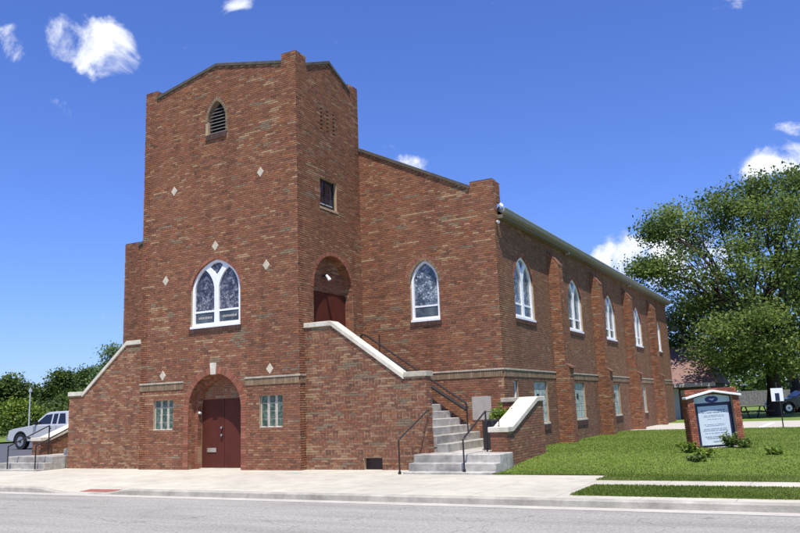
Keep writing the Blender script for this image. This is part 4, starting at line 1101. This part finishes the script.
MB().prism([(-.10, 1.535), (-.03, 1.505), (.02, 1.48), (.05, 1.51), (.11, 1.545), (.05, 1.545), (.02, 1.53), (-.03, 1.545)], fs, .158, .149).build('dove_mark', 'sign_face', bd)
tr = random.Random(8); g = MB()
def dashes(z, h, x0, x1):
    x = x0
    while x < x1:
        ww = tr.uniform(.018, .075); g.prism([(x, z), (min(x + ww, x1), z), (min(x + ww, x1), z + h), (x, z + h)], fs, .1425, .139); x += ww + tr.choice((.008, .008, .03))
for z, h, a in ((1.16, .035, .38), (1.10, .03, .36), (1.02, .016, .30), (.98, .016, .33), (.90, .014, .22), (.74, .014, .34), (.70, .014, .30), (.60, .022, .36), (.55, .022, .40), (.47, .018, .34), (.36, .022, .36), (.31, .022, .30), (.20, .03, .12)): dashes(z, h, -a, a)
g.build('lettering', 'sign_ink', bd)['kind'] = 'stuff'
# plants round the sign
g = np.random.default_rng(12)
for i, (px_, py_, h, r, kind, lab) in enumerate([(690, 456, .42, .32, 'leaf_shrub', 'yellow green leafy plant at the left brick pillar of the sign'), (703, 459, .28, .3, 'leaf_shrub', 'low yellowish plant spreading in front of the notice panel'), (731, 452, .62, .28, 'leaf_oak', 'tall green weed covering the foot of the notice panel'), (748, 452, .40, .34, 'leaf_oak', 'green clump growing beside the right brick pillar of the sign'), (777, 457, .22, .25, 'leaf_shrub', 'small isolated weed in the lawn to the side of the sign'), (694, 461, .16, .3, 'leaf_dark', 'dark reddish low groundcover mound before the sign')]):
    h *= .72; c = pix_at(px_, py_, 2, .12); c.z = lawn_h(c.x, c.y)
    e = empty('garden_plant', c); tag(e, lab, 'plant')
    st_ = MB(); P_ = []
    for k in range(9):
        an = g.uniform(0, 6.28); tip = Vector((math.cos(an) * r * g.uniform(.3, 1), math.sin(an) * r * g.uniform(.3, 1), h * g.uniform(.5, 1)))
        st_.tube([(0, 0, 0), tuple(tip * .5 + Vector((0, 0, h * .12))), tuple(tip)], .008, 4, .003)
        for t in np.linspace(.25, 1, 9): P_.append(np.array(tip * t) + g.normal(size=(4, 3)) * .035)
    st_.build('stem', 'bark', e, fix=False); leaves('foliage', np.concatenate(P_), .095, 30 + i, kind, e)
# planter on the landing
pe = empty('flower_planter', (5.28, 1.95, .438)); tag(pe, 'dark planter box of green leafy plants on the stair landing', 'planter')
b = MB().box(-.24, .24, -.5, .5, 0, .80).build('box', 'planter', pe); bevel(b, .02)
MB().box(-.20, .20, -.46, .46, .801, .815).build('soil', 'bark', pe)
leaves('foliage', np.random.default_rng(3).normal(size=(260, 3)) * [.12, .26, .10] + [.06, 0, .92], .12, 77, 'leaf_shrub', pe)

# ------------------------------------------------------------------ vehicles
def extr(profile, half, name, material, parent, x_off=0, bev=.03, taper=None):
    """profile [(y,z)] extruded across x from -half to half; taper(z) scales x"""
    n = len(profile); v = []
    for s_ in (-1, 1):
        for y, z in profile:
            k = taper(z) if taper else 1; v.append((s_ * half * k + x_off, y, z))
    f = [tuple(range(n))[::-1], tuple(range(n, 2 * n))] + [(i, (i + 1) % n, n + (i + 1) % n, n + i) for i in range(n)]
    o = mesh_obj(name, v, f, material, parent)
    bm = bmesh.new(); bm.from_mesh(o.data); bmesh.ops.recalc_face_normals(bm, faces=bm.faces)
    if bev: bmesh.ops.bevel(bm, geom=bm.edges[:], offset=bev, segments=2, affect='EDGES', profile=.6)
    bm.to_mesh(o.data); bm.free()
    return o
def wheel(parent, x, y, r, sgn, wdt=.24):
    t = MB().tube([(x - wdt / 2, y, r), (x - wdt * .4, y, r), (x + wdt * .4, y, r), (x + wdt / 2, y, r)], r, 24).build('wheel', 'tyre', parent)
    rim = MB().tube([(x + sgn * wdt * .35, y, r), (x + sgn * (wdt * .5 + .012), y, r)], r * .62, 16).build('rim', 'steel', t)
    MB().tube([(x + sgn * (wdt * .5 + .012), y, r), (x + sgn * (wdt * .5 + .03), y, r)], r * .18, 10).build('hub_cap', 'grille', t)
    return t
def pickup(name, loc, rz, paint, label, s=1.0):
    e = empty(name, loc, rz); e.scale = (s, s, s); tag(e, label, 'pickup')
    # nose at -Y, local; y from -2.75 to 2.75
    def arc(cy, r, z0, n=8): return [(cy + r * math.cos(t), z0 + r * math.sin(t)) for t in np.linspace(math.pi, 0, n)]
    low = [(-2.72, .46), (-2.30, .40)] + arc(-1.82, .46, .40)[0:] + [(1.24, .40)] + arc(1.72, .46, .40) + [(2.75, .46), (2.78, .70), (2.74, 1.12), (.90, 1.14), (-.98, 1.16), (-1.2, 1.14), (-2.35, 1.02), (-2.68, .92), (-2.76, .70)]
    extr(low, .97, 'body', paint, e, bev=.025)
    cab = [(-1.10, 1.13), (-.28, 1.70), (-.05, 1.78), (1.05, 1.80), (1.22, 1.74), (1.42, 1.13)]
    extr(cab, .93, 'cab', paint, e, bev=.03, taper=lambda z: 1 - .17 * max(0, z - 1.13) / .65)
    for sx_ in (-1, 1):
        k = lambda z: .93 * (1 - .17 * max(0, z - 1.13) / .65) + .006
        def sp(poly, nm='side_window', mt_='car_glass'):
            v = [(sx_ * k(z), y, z) for y, z in poly] + [(sx_ * (k(z) - .03), y, z) for y, z in poly]; n = len(poly)
            o = mesh_obj(nm, v, [tuple(range(n)), tuple(range(n, 2 * n))[::-1]] + [(i, (i + 1) % n, n + (i + 1) % n, n + i) for i in range(n)], mt_, e)
            bm = bmesh.new(); bm.from_mesh(o.data); bmesh.ops.recalc_face_normals(bm, faces=bm.faces); bm.to_mesh(o.data); bm.free(); return o
        sp([(-.82, 1.20), (-.22, 1.64), (.22, 1.68), (.22, 1.20)]); sp([(.32, 1.20), (.32, 1.68), (.62, 1.69), (.62, 1.20)]); sp([(.72, 1.20), (.72, 1.69), (1.08, 1.69), (1.26, 1.20)])
        d_ = MB().box(sx_ * .972 - .006, sx_ * .972 + .006, .22, .34, .98, 1.02).build('door_handle', 'grille', e)
        MB().box(sx_ * 1.0 - .1, sx_ * 1.0 + .1, -.80, -.68, 1.18, 1.36).build('mirror', 'grille', e)
        MB().box(sx_ * .70 - .2, sx_ * .70 + .2, -2.755, -2.70, .78, .94).build('headlight', 'headlamp', e)
        MB().box(sx_ * .972 - .006, sx_ * .972 + .006, -1.3, 1.25, .52, .60).build('side_trim', 'grille', e)
        for yy in (-.92, .27, .67): MB().box(sx_ * .973 - .004, sx_ * .973 + .004, yy - .007, yy + .007, .5, 1.13).build('door_seam', 'grille', e)
        for cy in (-1.82, 1.72):
            MB().tube([(sx_ * .965, cy + .48 * math.cos(t), .40 + .48 * math.sin(t)) for t in np.linspace(math.pi, 0, 11)], .03, 6).build('wheel_arch', 'grille', e)
        wheel(e, sx_ * .84, -1.82, .39, sx_); wheel(e, sx_ * .84, 1.72, .39, sx_)
    v = [(-.78, -.99, 1.20), (.78, -.99, 1.20), (.72, -.33, 1.67), (-.72, -.33, 1.67)]
    MB2 = MB(); MB2.v = [(x, y - .035, z + .03) for x, y, z in v] + [(x, y, z - .01) for x, y, z in v]; MB2.f = [(0, 1, 2, 3), (7, 6, 5, 4), (0, 4, 5, 1), (1, 5, 6, 2), (2, 6, 7, 3), (3, 7, 4, 0)]
    MB2.build('windscreen', 'car_glass', e)
    MB().box(-.48, .48, -2.775, -2.70, .66, .94).build('grille', 'grille', e)
    MB().box(-.96, .96, -2.86, -2.70, .44, .64).build('bumper', 'steel', e)
    bedw = MB().box(-.84, .84, 1.50, 2.66, .75, 1.145).build('bed_liner', 'grille', e)
    return e
tp = pix_at(22, 449.5, 2, .30); th = R(-88); fx, fy = .84, -1.82
pickup('pickup_truck', (tp.x - (fx * math.cos(th) - fy * math.sin(th)), tp.y - (fx * math.sin(th) + fy * math.cos(th)), .30), th, 'silver_paint', 'silver extended-cab pickup truck parked on the asphalt lot')
dk = pix_at(770, 413.2, 2, .2)
pickup('pickup_truck', (dk.x + 2.6, dk.y, .2), R(-62), 'navy_paint', 'dark pickup truck parked in the shade under the oak')

# ------------------------------------------------------------------ small things
# parking sign
pp = pix_at(783.5, 428, 2, .2); e = empty('parking_sign', (pp.x, pp.y, .2), R(20)); tag(e, 'white parking sign with a dark panel on a thin post by the driveway', 'sign')
MB().tube([(0, 0, -.1), (0, 0, 1.0), (-.12, 0, 1.95)], .03, 8).build('post', 'black_metal', e)
zt = pix_at(781, 388, 1, pp.y).z - .2; zb = pix_at(782, 401, 1, pp.y).z - .2
bd = bevel(MB().box(-.36, .14, -.045, -.03, zb, zt).build('board', 'white_paint', e), .004)
MB().box(-.20, -.02, -.052, -.044, zb + .02, zb + (zt - zb) * .62).build('symbol', 'navy_enamel', bd)
# picnic table
pc = pix_at(754, 418, 2, .2); e = empty('picnic_table', (pc.x, pc.y, .2), R(35)); tag(e, 'brown wooden picnic table in the shade of the oak', 'table')
for i in range(5): MB().box(-.95, .95, -.38 + i * .155, -.235 + i * .155, .71, .75).build('plank', 'wood_brown', e)
for s_ in (-1, 1):
    for i in range(2): MB().box(-.95, .95, s_ * .68 - .14 + i * .145, s_ * .68 + i * .145 - .005, .42, .46).build('seat_plank', 'wood_brown', e)
    MB().box(s_ * .68 - .04, s_ * .68 + .04, -.72, .72, .36, .419).build('seat_beam', 'wood_brown', e)
    for q in (-1, 1): MB().tube([(s_ * .62, q * .62, 0), (s_ * .62, q * .22, .70)], .05, 4).build('leg', 'wood_brown', e)
# house behind
hb_ = pix_at(690, 419.5, 2, .2); HY = hb_.y
hx1 = pix_at(716, 384, 1, HY).x; hx0 = hx1 - 9; zf = pix_at(692, 383.5, 1, HY).z; zr = pix_at(700, 346, 1, HY + 4).z
e = empty('low_house', (hx0, HY, .2)); tag(e, 'low house with a brownish red roof and deep shaded porch behind the church', 'house')
HW = hx1 - hx0
MB().box(0, HW - .4, 1.4, 8, 0, zf - .2).build('wall', 'house_wall', e)
b = MB(); zf_ = zf - .2; zr_ = zr - .2
b.v = [(-.4, -.3, zf_), (HW, -.3, zf_), (HW, 8.6, zf_), (-.4, 8.6, zf_), (1.5, 4, zr_), (HW - 1.2, 4, zr_)]
b.f = [(0, 1, 5, 4), (1, 2, 5), (2, 3, 4, 5), (3, 0, 4), (3, 2, 1, 0)]
b.build('roof', 'house_roof', e)
MB().box(-.4, HW, -.34, -.302, zf_ - .22, zf_ + .02).build('fascia', 'house_trim', e)
for i in range(4): MB().box(HW - .5 - i * 2.6, HW - .34 - i * 2.6, -.2, -.05, 0, zf_ - .21).build('porch_post', 'house_trim', e)
dr_ = MB().box(HW - 3.6, HW - 2.6, 1.34, 1.395, 0, 2.05).build('door', 'white_paint', e)
MB().box(HW - 6.5, HW - 5.0, 1.33, 1.39, 1.0, 2.1).build('window', 'sash_glass', e)
MB().box(HW - 1.6, HW - .5, .6, 1.39, 0, .9).build('low_wall', 'house_brick', e)
# utility poles
ub = Vector((4.55, 41.0, .2)); e = empty('utility_pole', ub); tag(e, 'wooden utility pole with grey transformer can behind the church corner', 'pole')
tz = pix_at(672, 321, 1, 41.0); 
MB().tube([(0, 0, -.3), (0, 0, tz.z + .3)], .16, 10, .12).build('post', 'pole_wood', e)
cxx = tz.x - ub.x
MB().tube([(cxx, 0, tz.z - .2 - .75), (cxx, 0, tz.z - .2 - .7), (cxx, 0, tz.z - .2 + .45), (cxx, 0, tz.z - .2 + .55)], .33, 16).build('transformer', 'utility_grey', e)
MB().tube([(0, 0, tz.z - .2), (cxx, 0, tz.z - .2)], .04, 6).build('bracket', 'black_metal', e)
up_ = pix_at(29, 421, 0, -36); up_.z = .4; e = empty('utility_pole', up_); tag(e, 'thin bare grey utility pole in front of the trees past the lot', 'pole')
MB().tube([(0, 0, -.3), (0, 0, 3.6)], .055, 8, .045).build('post', 'utility_grey', e)
MB().box(-.12, .12, -.05, .05, 3.3, 3.5).build('crossarm', 'utility_grey', e)
# far fence of boards across the back lawn
fe = empty('board_fence', (10, 100, .2)); tag(fe, 'weathered grey board fence far across the back lawn', 'fence')
bme = None
for i in range(150):
    if bme is None:
        o = MB().box(-.17, .17, -.02, .02, 0, 2.0).build('board', 'fence_wood', fe); bme = o.data
    else: o = link(bpy.data.objects.new('board', bme), fe)
    o.location = (-26 + i * .36, 0, 0)
# spray marks on the pavement
g = MB(); rr = random.Random(3)
q = pix_at(296, 473, 2, .0)
pts = [Vector((q.x - .25 + .05 * k, q.y + .12 * math.sin(k * .7), .0)) for k in range(10)]
for i in range(len(pts) - 1):
    a, b = pts[i], pts[i + 1]; g.box(min(a.x, b.x), max(a.x, b.x), (a.y + b.y) / 2 - .03, (a.y + b.y) / 2 + .03, .003, .006)
tag(g.build('spray_mark', 'teal_paint'), 'faint teal spray paint mark on the pavement near the tower corner', 'paint mark')
